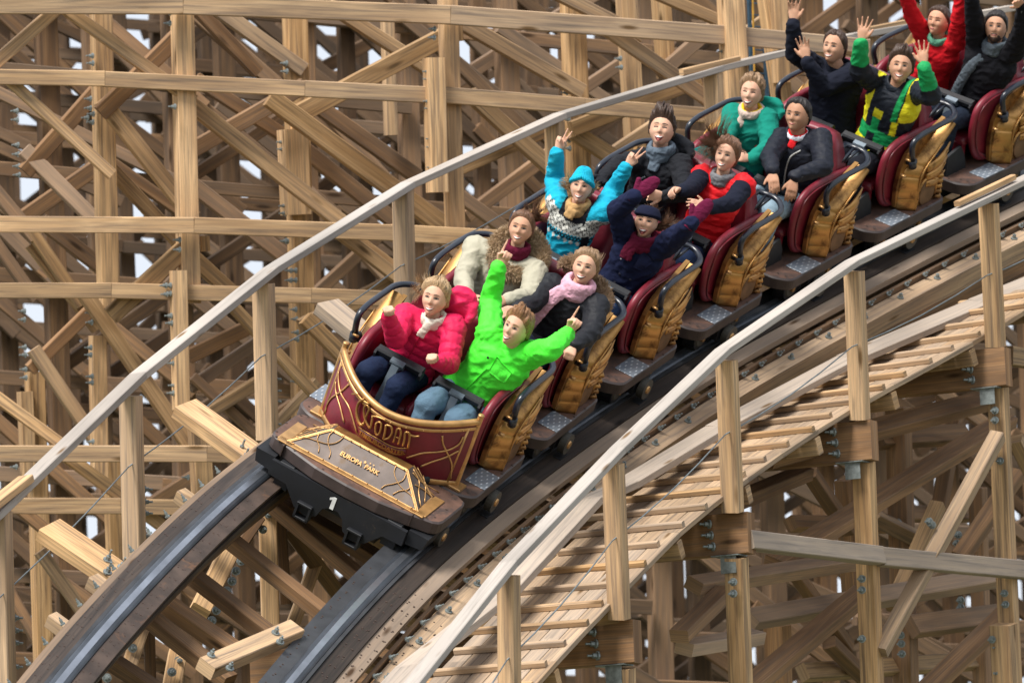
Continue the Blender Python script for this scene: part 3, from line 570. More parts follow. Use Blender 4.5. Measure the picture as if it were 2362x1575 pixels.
for q, o, mt, tn in ((('7', 350, 55, 925, 470, 66), -.3, 'wood', (1.1, .1)), (('7', -40, 340, 290, 50, 66), -.05, 'wood', (1.0, .15)), (('7', 585, 520, 900, 205, 85), .25, 'wood2', (1.3, .0)), (('7', 1010, 765, 1490, 490, 82), .6, 'wood2', (1.2, .1)),
        (('7', 1598, 560, 2250, 215, 98), .4, 'wood', (.82, .0)), (('7', 1005, 555, 1750, 1140, 82), .2, 'wood', (1.08, .1)), (('7', 1465, 560, 2320, 1190, 98), .25, 'wood', (.98, .0)), (('7', 580, 590, 940, 1050, 82), .3, 'wood', (1.0, .1)),
        (('7', 85, 450, 510, 840, 58), -.1, 'wood', (1.05, .1)), (('7', 190, 820, 490, 480, 80), .9, 'wood2', (1.3, 0)), (('7', 190, 840, 470, 1120, 78), .9, 'wood2', (1.6, .5)), (('7', 590, 890, 940, 1270, 70), .7, 'wood', (.9, .0)),
        (('7', 1110, 40, 1490, 310, 78), .9, 'wood', (.85, .3)), (('7', 1030, 60, 1270, 310, 70), 1.3, 'wood2', (1., .0)), (('7', 1780, 80, 2260, 390, 68), .7, 'wood', (.92, .1)), (('7', 640, 1570, 935, 1300, 95), -.1, 'wood', (.78, .0)),
        (('7', 1010, 970, 1400, 1270, 82), 1.2, 'wood2', (1.4, .3)), (('7', 1605, 800, 2030, 1140, 80), 1.3, 'wood2', (1.3, .1)), (('7', 1090, 460, 1510, 730, 70), 1.4, 'wood2', (1.1, .0)), (('7', 1670, 570, 2080, 860, 80), 1.6, 'wood2', (1.1, .1)),
        (('7', 1800, 1225, 2060, 1420, 86), .4, 'wood', (.95, .05)), (('7', 1660, 1490, 1900, 1270, 60), 1.8, 'wood2', (1.1, .2)), (('7', -30, 980, 120, 1160, 70), .8, 'wood2', (1.4, .2)), (('7', 600, 860, 840, 1030, 60), 1.8, 'wood2', (.9, 0)),
        (('7', 200, 1070, 490, 870, 80), 1.5, 'wood2', (1.0, .0)), (('7', 200, 1250, 370, 1500, 62), .8, 'wood', (.85, 0)), (('7', -20, 1260, 130, 1470, 60), 1.7, 'wood2', (1.1, .2)), (('7', 290, 1200, 510, 1370, 80), 1.3, 'wood2', (1.1, .1)),
        (('7', 1040, 1370, 1160, 1480, 80), .6, 'wood', (.95, .0)), (('M', -30, 985, 440, 1330, 88), -.15, 'wood', (1.12, .05)), (('4', 400, 385, 960, 790, 70), -.12, 'wood', (1.05, .05)), (('M', 315, 750, 640, 1230, 96), .5, 'wood', (.9, .2)), (('M', 310, 700, 720, 300, 90), .6, 'wood2', (1.3, .0)),
        (('M', 680, 340, 1360, 1330, 108), .25, 'wood', (1.0, .05)), (('M', 300, -10, 620, 400, 78), .9, 'wood', (.85, .0)), (('M', 1480, 640, 1830, 470, 105), .9, 'wood2', (1.2, .0)), (('M', 1480, 850, 1840, 610, 88), 1.0, 'wood2', (1.3, .5)), (('M', 1610, 1040, 1850, 890, 88), .8, 'wood', (.8, .1)),
        (('M', 1490, 930, 1850, 1260, 68), .9, 'wood2', (1.2, .2)), (('M', 1660, 310, 2200, 885, 82), .3, 'wood', (.92, .05)), (('M', 2020, 1160, 2200, 970, 66), .8, 'wood', (.85, .2)), (('3', 1030, 380, 1340, 620, 74), .3, 'wood', (.95, .1)), (('3', 865, 880, 1330, 655, 100), .5, 'wood', (.85, .1)),
        (('3', 870, 950, 1020, 1100, 90), .4, 'wood', (.95, .0)), (('4', 270, 940, 460, 1210, 66), .8, 'wood', (.8, .2)), (('4', 800, 625, 1010, 490, 85), .9, 'wood2', (1.4, .1)), (('4', 150, 670, 310, 800, 66), .6, 'wood2', (1.4, .0)), (('4', 90, 1150, 200, 1340, 60), 1.4, 'wood2', (1.2, .1)),
        (('T', 450, 150, 1060, 500, 92), .3, 'wood', (.92, .2)), (('T', 1040, -20, 1420, 170, 80), .25, 'wood', (.95, .2)), (('T', 1340, 200, 1900, 590, 90), -.1, 'wood', (1.05, .25)), (('T', 1640, -20, 1990, 130, 70), .4, 'wood', (.9, .1)), (('T', 1195, 740, 1760, 520, 95), .2, 'wood', (.78, .0)),
        (('T', 430, 1010, 930, 790, 80), .6, 'wood', (.72, .0)), (('T', 560, 640, 940, 990, 95), .4, 'wood', (.95, .1)), (('T', 545, 1240, 880, 990, 80), .9, 'wood2', (1.6, .2)), (('T', 1190, 850, 1390, 980, 100), .3, 'wood', (1., .05)), (('T', 430, 1190, 650, 1350, 80), .6, 'wood2', (1.4, .3)),
        (('T', 1200, 510, 1380, 390, 70), 1.5, 'wood2', (1.3, .3)), (('T', 1390, 900, 1600, 760, 90), 1.0, 'wood', (.85, .2)), (('T', 140, 1210, 340, 1350, 85), .3, 'wood', (1.05, .1)), (('T', 1700, 380, 1860, 240, 80), 1.5, 'wood2', (1.3, .3)), (('C', 90, 190, 230, 90, 70), 1.0, 'wood', (.8, .1))):
    r_, x1, y1, x2, y2, w_ = q; th_ = .085
    if o < .05: o = -.035; th_ = .06
    if True: l_ = math.hypot(x2 - x1, y2 - y1); k_ = 42 * REG[r_][2] / l_; q = (r_, x1 - (x2 - x1) * k_, y1 - (y2 - y1) * k_, x2 + (x2 - x1) * k_, y2 + (y2 - y1) * k_, w_)
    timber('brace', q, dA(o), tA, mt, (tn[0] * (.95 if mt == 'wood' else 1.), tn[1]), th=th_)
AX = nrm(V(-.88, 0, .45))
BL = [('7', 880, 68), ('7', 880, 122), ('7', 905, 552), ('7', 480, 290), ('7', 482, 328), ('7', 470, 512), ('7', 485, 590), ('7', 482, 632), ('7', 860, 1475), ('7', 865, 1520), ('7', 1462, 735), ('7', 1465, 772), ('7', 1475, 1065), ('7', 1475, 1103), ('7', 1480, 1245),
      ('7', 1482, 328), ('7', 1484, 370), ('7', 1505, 1398), ('7', 1505, 1448), ('7', 90, 575), ('7', 92, 620), ('7', 95, 750), ('7', 97, 798), ('7', 100, 860), ('7', 102, 905), ('7', 455, 610), ('7', 470, 560), ('7', 930, 1240), ('7', 930, 1290),
      ('M', 1235, 183), ('M', 1235, 242), ('M', 1240, 402), ('M', 1245, 455), ('M', 1255, 690), ('M', 1258, 745), ('M', 1265, 905), ('M', 1270, 960), ('M', 660, 632), ('M', 660, 685), ('M', 670, 840), ('M', 670, 885), ('M', 665, 380), ('M', 668, 450), ('M', 185, 630), ('M', 188, 685), ('M', 190, 790), ('M', 192, 850), ('M', 180, 368), ('M', 180, 430),
      ('T', 235, 433), ('T', 238, 478), ('T', 238, 612), ('T', 245, 655), ('T', 255, 838), ('T', 258, 888), ('T', 262, 1010), ('T', 270, 176), ('T', 268, 228), ('T', 1065, 508), ('T', 1068, 560), ('T', 1080, 722), ('T', 1082, 846), ('T', 1085, 895), ('T', 1390, 355), ('T', 1395, 408), ('T', 2015, 312),
      ('3', 40, 400), ('3', 40, 460), ('3', 680, 195), ('3', 680, 240), ('3', 690, 410), ('3', 740, 585), ('3', 740, 643), ('3', 740, 820), ('3', 745, 878), ('3', 750, 958), ('3', 752, 1000), ('3', 745, 1252), ('4', 1010, 465), ('4', 90, 410), ('4', 500, 275), ('4', 930, 15)]
def bo(r, x):                                          # distance of the timber each bolt row sits on
    if (r == '7' and x < 110) or (r == 'M' and x < 200) or r == '4' and x < 100: return 1.08
    if r == '7' and 450 < x < 510: return .38
    if (r == '7' and x > 1400) or r == '3' and x > 600: return .84
    if r == 'M' and 640 < x < 700: return .28
    if r == 'T' and 1050 < x < 1100: return .36
    if r == 'T' and x > 1380 and x < 1400: return 1.05
    return -.17
for r, x, y in BL: pbolt(r, x, y, dA(bo(r, x)), AX, tA, .85)
# --- deeper trestles: bays of posts, ledgers and crossed braces, every timber a beam of its own
def bent(label, d0, seed, mat, hh, pw, lo, hi, slope, phase, y0=-160, y1=1760):  # lo, hi: tint range, lowered with depth so shade is painted into the colour
    rnd = random.Random(seed); st = random.getstate(); random.seed(seed); t = thing('timber_trestle', label, 'trestle', 'timber trestles')
    D = lambda o: (lambda x: BG(d0 + o, x)); X = []; x = -760 + phase
    while x < 2800: X.append(x); x += rnd.uniform(.8, 1.2) * pw
    Y = []; y = y0 + rnd.uniform(0, 60)
    while y < y1: Y.append(y); y += hh * rnd.uniform(.85, 1.15)
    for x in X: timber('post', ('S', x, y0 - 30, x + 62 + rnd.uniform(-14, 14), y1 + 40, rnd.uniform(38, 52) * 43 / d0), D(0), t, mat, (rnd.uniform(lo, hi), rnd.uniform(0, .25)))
    sl = lambda x, y: y + slope * (x - 1181) * (1 - y / 2600)
    for y in Y:
        j = 0
        while j < len(X) - 1:
            k = min(j + 2, len(X) - 1)
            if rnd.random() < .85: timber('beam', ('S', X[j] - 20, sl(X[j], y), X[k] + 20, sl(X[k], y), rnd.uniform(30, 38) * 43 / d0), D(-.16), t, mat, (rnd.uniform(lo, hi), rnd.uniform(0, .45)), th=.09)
            j = k
    n = 0
    for j in range(len(X) - 1):
        for i in range(len(Y) - 1):
            if (i + 2 * j + seed) % 3 != 2 and n < 100:
                dn_ = (i + j + seed) % 3 != 0; k2 = min(j + (2 if rnd.random() < .45 else 1), len(X) - 1); a, b = (X[j], X[k2]) if dn_ else (X[k2], X[j]); k = min(i + (2 if k2 - j > 1 and rnd.random() < .8 else 1), len(Y) - 1); n += 1
                ym = lambda x, y: sl(x, y); e_ = .10; ax_, ay_, bx_, by_ = a + 25, ym(a, Y[i]), b + 25, ym(b, Y[k])
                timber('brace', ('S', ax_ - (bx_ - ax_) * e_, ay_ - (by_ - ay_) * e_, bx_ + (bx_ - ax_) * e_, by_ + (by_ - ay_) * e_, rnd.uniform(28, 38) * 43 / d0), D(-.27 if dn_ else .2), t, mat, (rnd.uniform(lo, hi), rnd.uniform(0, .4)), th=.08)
    random.setstate(st)
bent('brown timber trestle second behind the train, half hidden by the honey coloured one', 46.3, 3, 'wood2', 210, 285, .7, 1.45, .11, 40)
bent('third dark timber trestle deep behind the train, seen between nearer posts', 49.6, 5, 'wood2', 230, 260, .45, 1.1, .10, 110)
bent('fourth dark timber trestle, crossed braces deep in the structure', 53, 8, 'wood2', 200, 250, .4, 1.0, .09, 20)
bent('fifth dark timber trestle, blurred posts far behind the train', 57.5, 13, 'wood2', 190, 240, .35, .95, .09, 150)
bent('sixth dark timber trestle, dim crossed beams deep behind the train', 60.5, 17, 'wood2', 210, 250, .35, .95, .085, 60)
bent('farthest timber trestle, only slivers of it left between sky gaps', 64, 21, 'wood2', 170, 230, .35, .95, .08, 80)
pp = thing('pipe_ladder', 'thin blue steel pipes standing behind the handrail at top right', 'ladder')
for a, b, c in ((60, 75, 10), (115, 125, 5)): pass
for x1, x2 in ((2160, 2185), (2240, 2275)): timber('pipe', ('T', x1, -20, x2, 640, 22), dA(.9), pp, 'pipe')
timber('strap', ('T', 2185, -20, 2195, 430, 10), dA(.85), pp, 'yellow')
for y in range(20, 640, 70): timber('rung', ('T', 2165, y, 2265, y + 6, 8), dA(.9), pp, 'pipe')
# ---------------------------------------------------------------- the train: one car built with its parts, then copied along the track
def fl(b):                                             # local y here is forward; the car frame is right handed with +y to the rear
    b.v = [(p[0], -p[1], p[2]) for p in b.v]; b.f = [f[::-1] for f in b.f]; b.uv = [u[::-1] for u in b.uv]; return b
E3 = (V(1, 0, 0), V(0, 1, 0), V(0, 0, 1))
def cb(b, name, mats, par):
    if name in ('seat', 'seat_back', 'grab_rail', 'rail_bracket'): b.v = [(p[0], p[1] - .03 * min(1, max(0, (p[2] - .4) / .3)), .26 + (p[2] - .26) * .935) for p in b.v]
    return fl(b).build(name, mats, par)
def rline(pts, r, n=6):                                # polyline with rounded corners
    P = [V(p) for p in pts]; o = [P[0]]
    for i in range(1, len(P) - 1):
        a, b, c = P[i - 1], P[i], P[i + 1]; d1 = min(r, np.linalg.norm(a - b) * .45); d2 = min(r, np.linalg.norm(c - b) * .45); A_ = b + nrm(a - b) * d1; C_ = b + nrm(c - b) * d2
        o += [(1 - t) ** 2 * A_ + 2 * t * (1 - t) * b + t * t * C_ for t in np.linspace(0, 1, n)]
    return o + [P[-1]]
def rivets(b, pts, n, r=.006, mat=0):
    for p in pts: b.ell(p, E3, (r, r, r * .6), 6, 4, mat)
def deckplate(b, out, z0, z1, mt=0, me=1):             # deck outline with a bevelled edge
    cx = sum(p[0] for p in out) / len(out); cy = sum(p[1] for p in out) / len(out); n = len(out)
    def ring(k, z): return [(cx + (p[0] - cx) * (1 - k / max(.05, abs(p[0] - cx) + 1e-6) * (abs(p[0] - cx) > .05)), cy + (p[1] - cy) * (1 - k / max(.05, abs(p[1] - cy) + 1e-6) * (abs(p[1] - cy) > .05)), z) for p in out]
    rs = [ring(.012, z0), ring(0, z0 + .012), ring(0, z1 - .010), ring(.010, z1)]; vs = [p for r in rs for p in r]
    fs = [(l * n + i, l * n + (i + 1) % n, (l + 1) * n + (i + 1) % n, (l + 1) * n + i) for l in range(3) for i in range(n)]
    b.add(vs, fs, None, (1, 0), me); b.add(rs[0], [tuple(range(n))[::-1]], None, (1, 0), me); b.add(rs[3], [tuple(range(n))], None, (1, 0), mt)
def spring(out): return out
def make_car():
    t = thing('coaster_car', 'x', 'coaster car', 'cars of the roller coaster train')
    b = MB(); o = rline([(0, -1.34, 0), (-.55, -1.34, 0), (-.655, -1.27, 0), (-.665, -.42, 0), (-.56, -.345, 0), (.56, -.345, 0), (.665, -.42, 0), (.655, -1.27, 0), (.55, -1.34, 0), (0, -1.34, 0)], .05)
    deckplate(b, [(p[0], p[1]) for p in o[:-1]], .165, .26)
    for s in (-1, 1):
        for (x, y) in ((.60, -.44), (.47, -.38), (.34, -.38), (.645, -.88), (.645, -1.05), (.62, -1.24), (.5, -1.31), (.54, -.43)): b.tube([(s * x, y, .258), (s * x, y, .2625)], .009, 8, 2, smooth=False)
    cb(b, 'deck', [M['deck'], M['deckedge'], M['lash']], t)
    b = MB(); b.box((0, -.86, .09), E3, (.33, .46, .085)); b.box((0, -1.40, .12), E3, (.06, .14, .05)); b.box((0, -.86, -.02), E3, (.40, .06, .03))
    for s in (-1, 1): b.box((s * .50, -.84, .07), E3, (.03, .30, .07), ch=.01); b.box((s * .60, -.84, .10), E3, (.025, .10, .06)); b.box((s * .66, -.84, -.07), E3, (.03, .06, .05))
    cb(b, 'chassis', M['black'], t)
    for s in (-1, 1):
        for y in (-.60, -1.06):
            b = MB(); b.tube([(s * .505, y, .095), (s * .575, y, .095)], [.092, .092], 24, 0, smooth=False); b.tube([(s * .575, y, .095), (s * .583, y, .095)], [.07, .06], 20, 1, smooth=False)
            b.tube([(s * .583, y, .095), (s * .60, y, .095)], [.022, .02], 10, 2, smooth=False); w_ = cb(b, 'wheel', [M['rubber'], M['chassis_w'], M['goldtrim']], t)
        b = MB(); b.tube([(s * .64, -.84, .075), (s * .69, -.84, .075)], [.075, .075], 20, 0, smooth=False); b.tube([(s * .69, -.84, .075), (s * .70, -.84, .075)], [.03, .025], 10, 1, smooth=False); cb(b, 'side_wheel', [M['chassis_w'], M['goldtrim']], t)
        b = MB(); b.box((s * .589, -.688, .264), E3, (.073, .122, .0025), ch=.001); cb(b, 'tread_plate', M['plate'], t)
    # seat shell
    side = [(-.80, .30), (-.70, .36), (-.635, .48), (-.61, .60), (-.62, .71), (-.66, .775), (-.74, .815), (-.86, .832), (-1.0, .832), (-1.14, .825), (-1.27, .815), (-1.33, .80)]
    sp = crom([(0, y, z) for y, z in side], 4)
    b = MB()
    for s in (-1, 1):
        P = [V(s * (.468 - 0), p[1], p[2]) for p in sp]
        b.tube(P, [.034 if 1 < i < len(P) - 2 else .028 for i in range(len(P))], 12, 0, flat=(1, .86, (1, 0, 0)))
        inner = [(-1.24, .33)] + [(p[1], p[2]) for p in sp]; b.prism(inner, (s * .455, 0, 0), (0, 1, 0), (0, 0, 1), (s, 0, 0), -.018, .018, 0)
        b.tube([p + V(s * .034, 0, 0) for p in P], .006, 6, 1)
    seat = cb(b, 'seat', [M['leather'], M['bowred']], t)
    b = MB(); nx, nz = 25, 14; rows = []
    for j in range(nz + 1):
        q = j / nz; row = []
        for i in range(nx + 1):
            x = -.45 + .9 * i / nx; ax = abs(x); top = 1.09 + .018 * math.exp(-((ax - .225) / .13) ** 2) - .26 * max(0, (ax - .335) / .115) ** 1.6
            z = .44 + (top - .44) * q; y = -.985 - .17 * q ** 1.15 - .05 * math.cos(math.pi * min(1, abs(ax - .225) / .24)) * (1 - q) ** .3 + (.045 * math.exp(-((ax) / .03) ** 2)) * (1 - q) - .035 * math.cos(max(0, q - .8) / .2 * math.pi / 2) + .035 + (.05 * max(0, (ax - .38) / .07) ** 2)
            row.append((x, y, z))
        rows.append(row)
    for k, th in ((0, 0), (1, -.09)):
        pass
    front = rows; back = [[(x * .99, -1.235 - .035 * j / nz, z - .02) for (x, y, z) in r] for j, r in enumerate(rows)]
    ring = []
    vs = []; n1 = nx + 1
    for r in front: vs += r
    topr = [((x), y - .055, z + .012) for (x, y, z) in front[-1]]; vs += topr
    for r in back[::-1]: vs += r
    nr = len(vs) // n1; fs = [(j * n1 + i, j * n1 + i + 1, (j + 1) * n1 + i + 1, (j + 1) * n1 + i) for j in range(nr - 1) for i in range(nx)]
    b.add(vs, fs, None, (1, 0), 0, True)
    for i in (0, nx): b.add([vs[j * n1 + i] for j in range(nr)], [tuple(range(nr))], None, (1, 0), 0)
    cb(b, 'seat_back', M['leather'], t)
    for s in (-1, 1):
        b = MB(); rings = []
        for q in np.linspace(0, 1, 9):
            y = -.60 - .42 * q; h = .035 * math.sin(math.pi * min(1, .12 + q * .9)) ** .5 ; rings.append([V(s * .222 + .195 * math.copysign(abs(math.cos(a)) ** .5, math.cos(a)), y, .455 - .03 * q + h * math.copysign(abs(math.sin(a)) ** .6, math.sin(a)) * 1.5) for a in np.linspace(0, 2 * math.pi, 20, endpoint=False)])
        b.loft(rings); b.box((s * .222, -.615, .37), E3, (.19, .022, .085), ch=.015); cb(b, 'seat_cushion', M['leather'], t)
    b = MB(); b.tube([(0, -.585, .42), (0, -.60, .50), (0, -.75, .53), (0, -1.02, .55)], [.03, .045, .045, .04], 10, flat=(.8, 1, (0, 0, 1))); cb(b, 'seat_divider', M['leather'], t)
    b = MB(); b.prism([(-.86, .26), (-.86, .42), (-1.24, .42), (-1.24, .26)], (0, 0, 0), (0, 1, 0), (0, 0, 1), (1, 0, 0), -.47, .47)
    for s in (-1, 1): b.prism([(-.38, .26), (-.38, .42), (-.54, .46), (-.60, .36), (-.62, .26)], (s * .43, 0, 0), (0, 1, 0), (0, 0, 1), (1, 0, 0), -.012, .012)
    cb(b, 'seat_base', M['black'], t)
    # gilded side: slabbed front band running on into the big feather, three more feathers, a disc and scroll ribs
    oe = [(-.905, .262), (-.925, .35), (-.912, .44), (-.928, .53), (-.985, .602), (-1.06, .662), (-1.16, .735), (-1.31, .845)]
    ie = [(-.812, .262), (-.800, .35), (-.806, .44), (-.832, .54), (-.905, .615), (-1.02, .675), (-1.14, .755), (-1.30, .850)]
    for s in (-1, 1):
        b = MB(); co_, ci_ = crom([(0, y, z) for y, z in oe], 9), crom([(0, y, z) for y, z in ie], 9); n_c = len(co_); gv = []; ar = 0; nl = 6
        for i in range(n_c):
            ar += 0 if i == 0 else np.linalg.norm(co_[i] - co_[i - 1]); ph_ = (ar / .088) % 1; up_ = i / n_c; gr_ = (-.010 * math.exp(-(min(ph_, 1 - ph_) / .05) ** 2) + .005 * math.sin(math.pi * ph_)) if ar < .40 else 0
            t_ = nrm(V(co_[min(i + 1, n_c - 1)]) - V(co_[max(i - 1, 0)])); nn = nrm(V(0, t_[2], -t_[1])); nn = nn if nn[1] > 0 else -nn; x1 = .628 - .012 * up_ + .006 * math.sin(9 * up_)
            for j in range(nl + 1): u = j / nl; gv.append(V(s * (.522 + (x1 - .522) * u), 0, 0) + V(ci_[i]) * (1 - u) + V(co_[i]) * u + nn * (gr_ + .010 * math.sin(math.pi * u) ** .6))
            gv.append(V(s * (x1 + .004), 0, 0) + co_[i] - nn * .012); gv.append(V(s * (x1 - .022), 0, 0) + co_[i] - nn * .035); gv.append(V(s * .522, 0, 0) + ci_[i] - nn * .06)
        m_c = nl + 4; b.add(gv, [(i * m_c + j, i * m_c + (j + 1) % m_c, (i + 1) * m_c + (j + 1) % m_c, (i + 1) * m_c + j) for i in range(n_c - 1) for j in range(m_c)], None, (1, 0), 0, True)
        b.tube([(s * .630, p[1] - .006, p[2]) for p in co_[:-8:2]], .007, 8, 0)
        b.prism([(-.79, .29), (-.775, .45), (-.80, .60), (-.86, .70), (-.97, .765), (-1.15, .80), (-1.31, .86), (-1.22, .76), (-1.08, .66), (-.98, .55), (-.98, .29)], (0, 0, 0), (0, 1, 0), (0, 0, 1), (s, 0, 0), .498, .530, 0)
        for k, (tip, root_, wd_) in enumerate((((-1.315, .685), (-1.02, .56), .040), ((-1.305, .575), (-1.03, .49), .036), ((-1.30, .46), (-1.04, .43), .032))):
            m_ = ((tip[0] + root_[0]) / 2 - .01, (tip[1] + root_[1]) / 2 - .030); P = crom([(s * .612, *root_), (s * (.622 - .006 * k), *m_), (s * .600, *tip)], 7); n_ = len(P)
            b.tube(P, [wd_ * (.8 + .35 * math.sin(math.pi * i / (n_ - 1))) * (1 - .75 * max(0, i / (n_ - 1) - .6) / .4) for i in range(n_)], 10, 0, flat=(.45, 1.0, (0, .5, 1)))
            b.tube([p + V(s * .016, 0, .006) for p in P[1:-3]], .005, 6, 0)
        b.prism([(-.93, .262), (-.95, .40), (-1.0, .52), (-1.08, .58), (-1.17, .60), (-1.24, .52), (-1.25, .40), (-1.24, .30), (-1.20, .262)], (0, 0, 0), (0, 1, 0), (0, 0, 1), (s, 0, 0), .50, .600, 0)
        dc = [(-1.075 + .098 * math.cos(a), .352 + .105 * math.sin(a)) for a in np.linspace(0, 2 * math.pi, 28, endpoint=False)]; dc = [(y, max(.264, z)) for y, z in dc]
        b.prism(dc, (0, 0, 0), (0, 1, 0), (0, 0, 1), (s, 0, 0), .58, .616, 1, bev=.006)
        b.tube([(s * .612, -1.065 + .122 * math.cos(a), .350 + .132 * math.sin(a)) for a in np.linspace(.35, 3.5, 18)], .012, 8, 0)
        for k in range(5): z = .285 + .042 * k; b.tube([(s * .600, -1.185, z - .004), (s * .632, -1.215, z), (s * .596, -1.25, z + .012)], .018, 8, 0)
        cb(b, 'gilded_side', [M['gold'], M['bronze']], t)
        # grab rail
        b = MB(); P = rline([(s * .60, -.80, .70), (s * .605, -.735, .885), (s * .605, -.86, .925), (s * .605, -1.30, .930), (s * .50, -1.40, .95), (s * .36, -1.36, .955)], .09, 8)
        b.tube(P, .0215, 12); b.tube([(s * .60, -.815, .655), (s * .60, -.79, .72)], .030, 12); b.tube([(s * .36, -1.36, .955), (s * .36, -1.24, .93)], .02, 10)
        for yy in (-1.27, -1.20): b.tube([(s * (.46), -1.385, .95) if yy < -1.25 else (s * .42, -1.37, .95), (s * .42, yy + .02, .86)], .012, 8)
        cb(b, 'grab_rail', M['bar'], t)
        b = MB(); b.ell((s * .585, -.83, .69), E3, (.03, .035, .035)); b.tube([(s * .53, -.84, .66), (s * .62, -.80, .68)], .016, 8); b.tube([(s * .56, -.74, .60), (s * .60, -.735, .60)], .012, 6, 1); b.tube([(s * .56, -.77, .72), (s * .60, -.77, .72)], .010, 6, 1)
        cb(b, 'rail_bracket', [M['black'], M['goldtrim']], t)
        b = MB(); c = s * .222 + .014; z, y = .735, -.70
        b.beam((c - .170, y, z), (c + .170, y, z), (0, .35, 1), .062, .052, ch=.022); b.beam((c - .05, y + .03, z - .010), (c + .05, y + .03, z - .010), (0, .5, 1), .06, .045, mat=1, ch=.010)
        for e_ in (-1, 1): b.beam((c + e_ * .160, y + .018, z - .02), (c + e_ * .176, y + .018, z - .02), (0, .3, 1), .06, .06, ch=.012)
        b.beam((c, y + .06, z - .02), (c, -.47, .30), (0, 1, .5), .056, .028, mat=1, ch=.004)
        cb(b, 'lap_bar', [M['rubber'], M['barsteel']], t)
    return t
M['bronze'] = plain('bronze_disc', (.16, .085, .040), .5, .4, 8, .35, .1)
M['chassis_w'] = plain('wheel_hub', (.075, .07, .06), .5, .2, 12, .3)
car = make_car()
def copy_tree(o, parent=None):
    c = o.copy(); COL.objects.link(c)
    if parent is not None: c.parent = parent
    for ch in list(o.children): copy_tree(ch, c)
    return c
cl = ['front coaster car with dark red bow panel and gold trimmed nose box, leading the train', 'second coaster car, carrying the beige parka and the pink scarf riders', 'third coaster car, carrying the turquoise sweater and maroon mittens riders',
      'fourth coaster car, carrying the laughing man in black and the red vest rider', 'fifth coaster car, carrying the teal coat rider and the man with a red tie', 'sixth coaster car, carrying the navy jacket man and the man in green and yellow',
      'rearmost coaster car in view, carrying the red sweater rider and the bearded man']
CARS = [car]
for k in range(1, 7): CARS.append(copy_tree(car))
for k, c in enumerate(CARS): c['label'] = cl[k]; c.matrix_world = FR[k].mat()
# ---- bow panel of the front car
def bow_y(x): return -.42 + .30 * (1 - min(1, abs(x) / .51) ** 2.1)
def bow_top(x): return .655 + .10 * (abs(x) / .51) ** 1.7
def bow_pt(x, z, off=0):
    dy = (bow_y(x + .005) - bow_y(x - .005)) / .01; n_ = nrm((-dy, 1, 0)); q = (z - .28) / .45
    return V(x, bow_y(x) - .02 + .05 * q - .03 * q * q, z) + n_ * off
bow = None
b = MB(); nx, nz = 40, 10
vs = [];
for off in (.008, -.008):
    for j in range(nz + 1):
        for i in range(nx + 1): x = -.505 + 1.01 * i / nx; vs.append(bow_pt(x, .275 + (bow_top(x) - .275) * j / nz, off))
n1 = nx + 1; m1 = n1 * (nz + 1); fs = []
for j in range(nz):
    for i in range(nx): q = (j * n1 + i, j * n1 + i + 1, (j + 1) * n1 + i + 1, (j + 1) * n1 + i); fs += [q, tuple(m1 + k for k in q[::-1])]
b.add(vs, fs, None, (1, 0), 0, True); bow = cb(b, 'bow_panel', M['bowred'], car)
b = MB()
xs = np.linspace(-.505, .505, 42)
b.tube([bow_pt(x, bow_top(x) + .01, 0) for x in xs], .023, 12); b.tube([bow_pt(x, bow_top(x) - .035, .010) for x in xs], .013, 8, flat=(.5, 1, (0, 0, 1)))
b.tube([bow_pt(x, .285, .012) for x in xs], .015, 8, flat=(.5, 1.4, (0, 0, 1)))
for s in (-1, 1):
    b.tube([bow_pt(s * .505, .265, 0), bow_pt(s * .505, bow_top(.505) + .05, 0)], .020, 10, smooth=False); b.ell(bow_pt(s * .505, bow_top(.505) + .055, 0), E3, (.022, .022, .012))
    b.tube([bow_pt(s * .455, .29, .01), bow_pt(s * .465, bow_top(.46) - .02, .01)], .010, 8, flat=(.6, 1, (1, 0, 0)))
    b.box(bow_pt(s * .505, .270, .01), E3, (.05, .055, .009)); b.box(bow_pt(s * .47, .270, -.01), E3, (.09, .02, .008))
def proj(p): c = FR[0].c(*p); return V(PW / 2 + FPX * c[0] / -c[2], PH / 2 - FPX * c[1] / -c[2])
def bpx(X, Y, off=.013, g=(0., .5)):                   # the point of the bow surface measured at one spot of the photograph
    q = V(g); t_ = V(px('N', X, Y))
    for _ in range(14):
        f0 = proj(bow_pt(q[0], q[1], off)) - t_; J_ = np.stack([(proj(bow_pt(q[0] + .002, q[1], off)) - t_ - f0) / .002, (proj(bow_pt(q[0], q[1] + .002, off)) - t_ - f0) / .002], 1)
        q = q - np.clip(np.linalg.solve(J_, f0), -.08, .08); q = V(np.clip(q[0], -.5, .5), np.clip(q[1], .27, .78))
    return q
def bstroke(mb, pts, r, off=.013, mat=0, n=5, flat=(.7, 1, (0, 0, 1)), smooth=True, g=(0., .5)):
    Q = [bpx(x, y, off, g) for x, y in pts]; Q = crom([(q[0], q[1], 0) for q in Q], n) if len(Q) > 2 else [V(q[0], q[1], 0) for q in Q]; mb.tube([bow_pt(q[0], q[1], off) for q in Q], r, 6, mat, flat=flat, smooth=smooth); return Q
for pts, g_ in ((((1420, 615), (1425, 680), (1460, 760), (1500, 860), (1490, 985)), (.4, .5)), (((1600, 625), (1560, 690), (1480, 735), (1380, 755), (1250, 765), (1110, 805)), (.4, .5)), (((1560, 745), (1450, 800), (1330, 840), (1230, 880)), (.35, .4)),
               (((612, 175), (540, 240), (470, 285), (430, 340), (412, 410)), (-.4, .5)), (((525, 60), (525, 150), (545, 250), (620, 380), (685, 590)), (-.4, .5)), (((500, 150), (503, 240), (540, 370), (572, 500)), (-.45, .5))):
    bstroke(b, pts, .0065, g=g_)
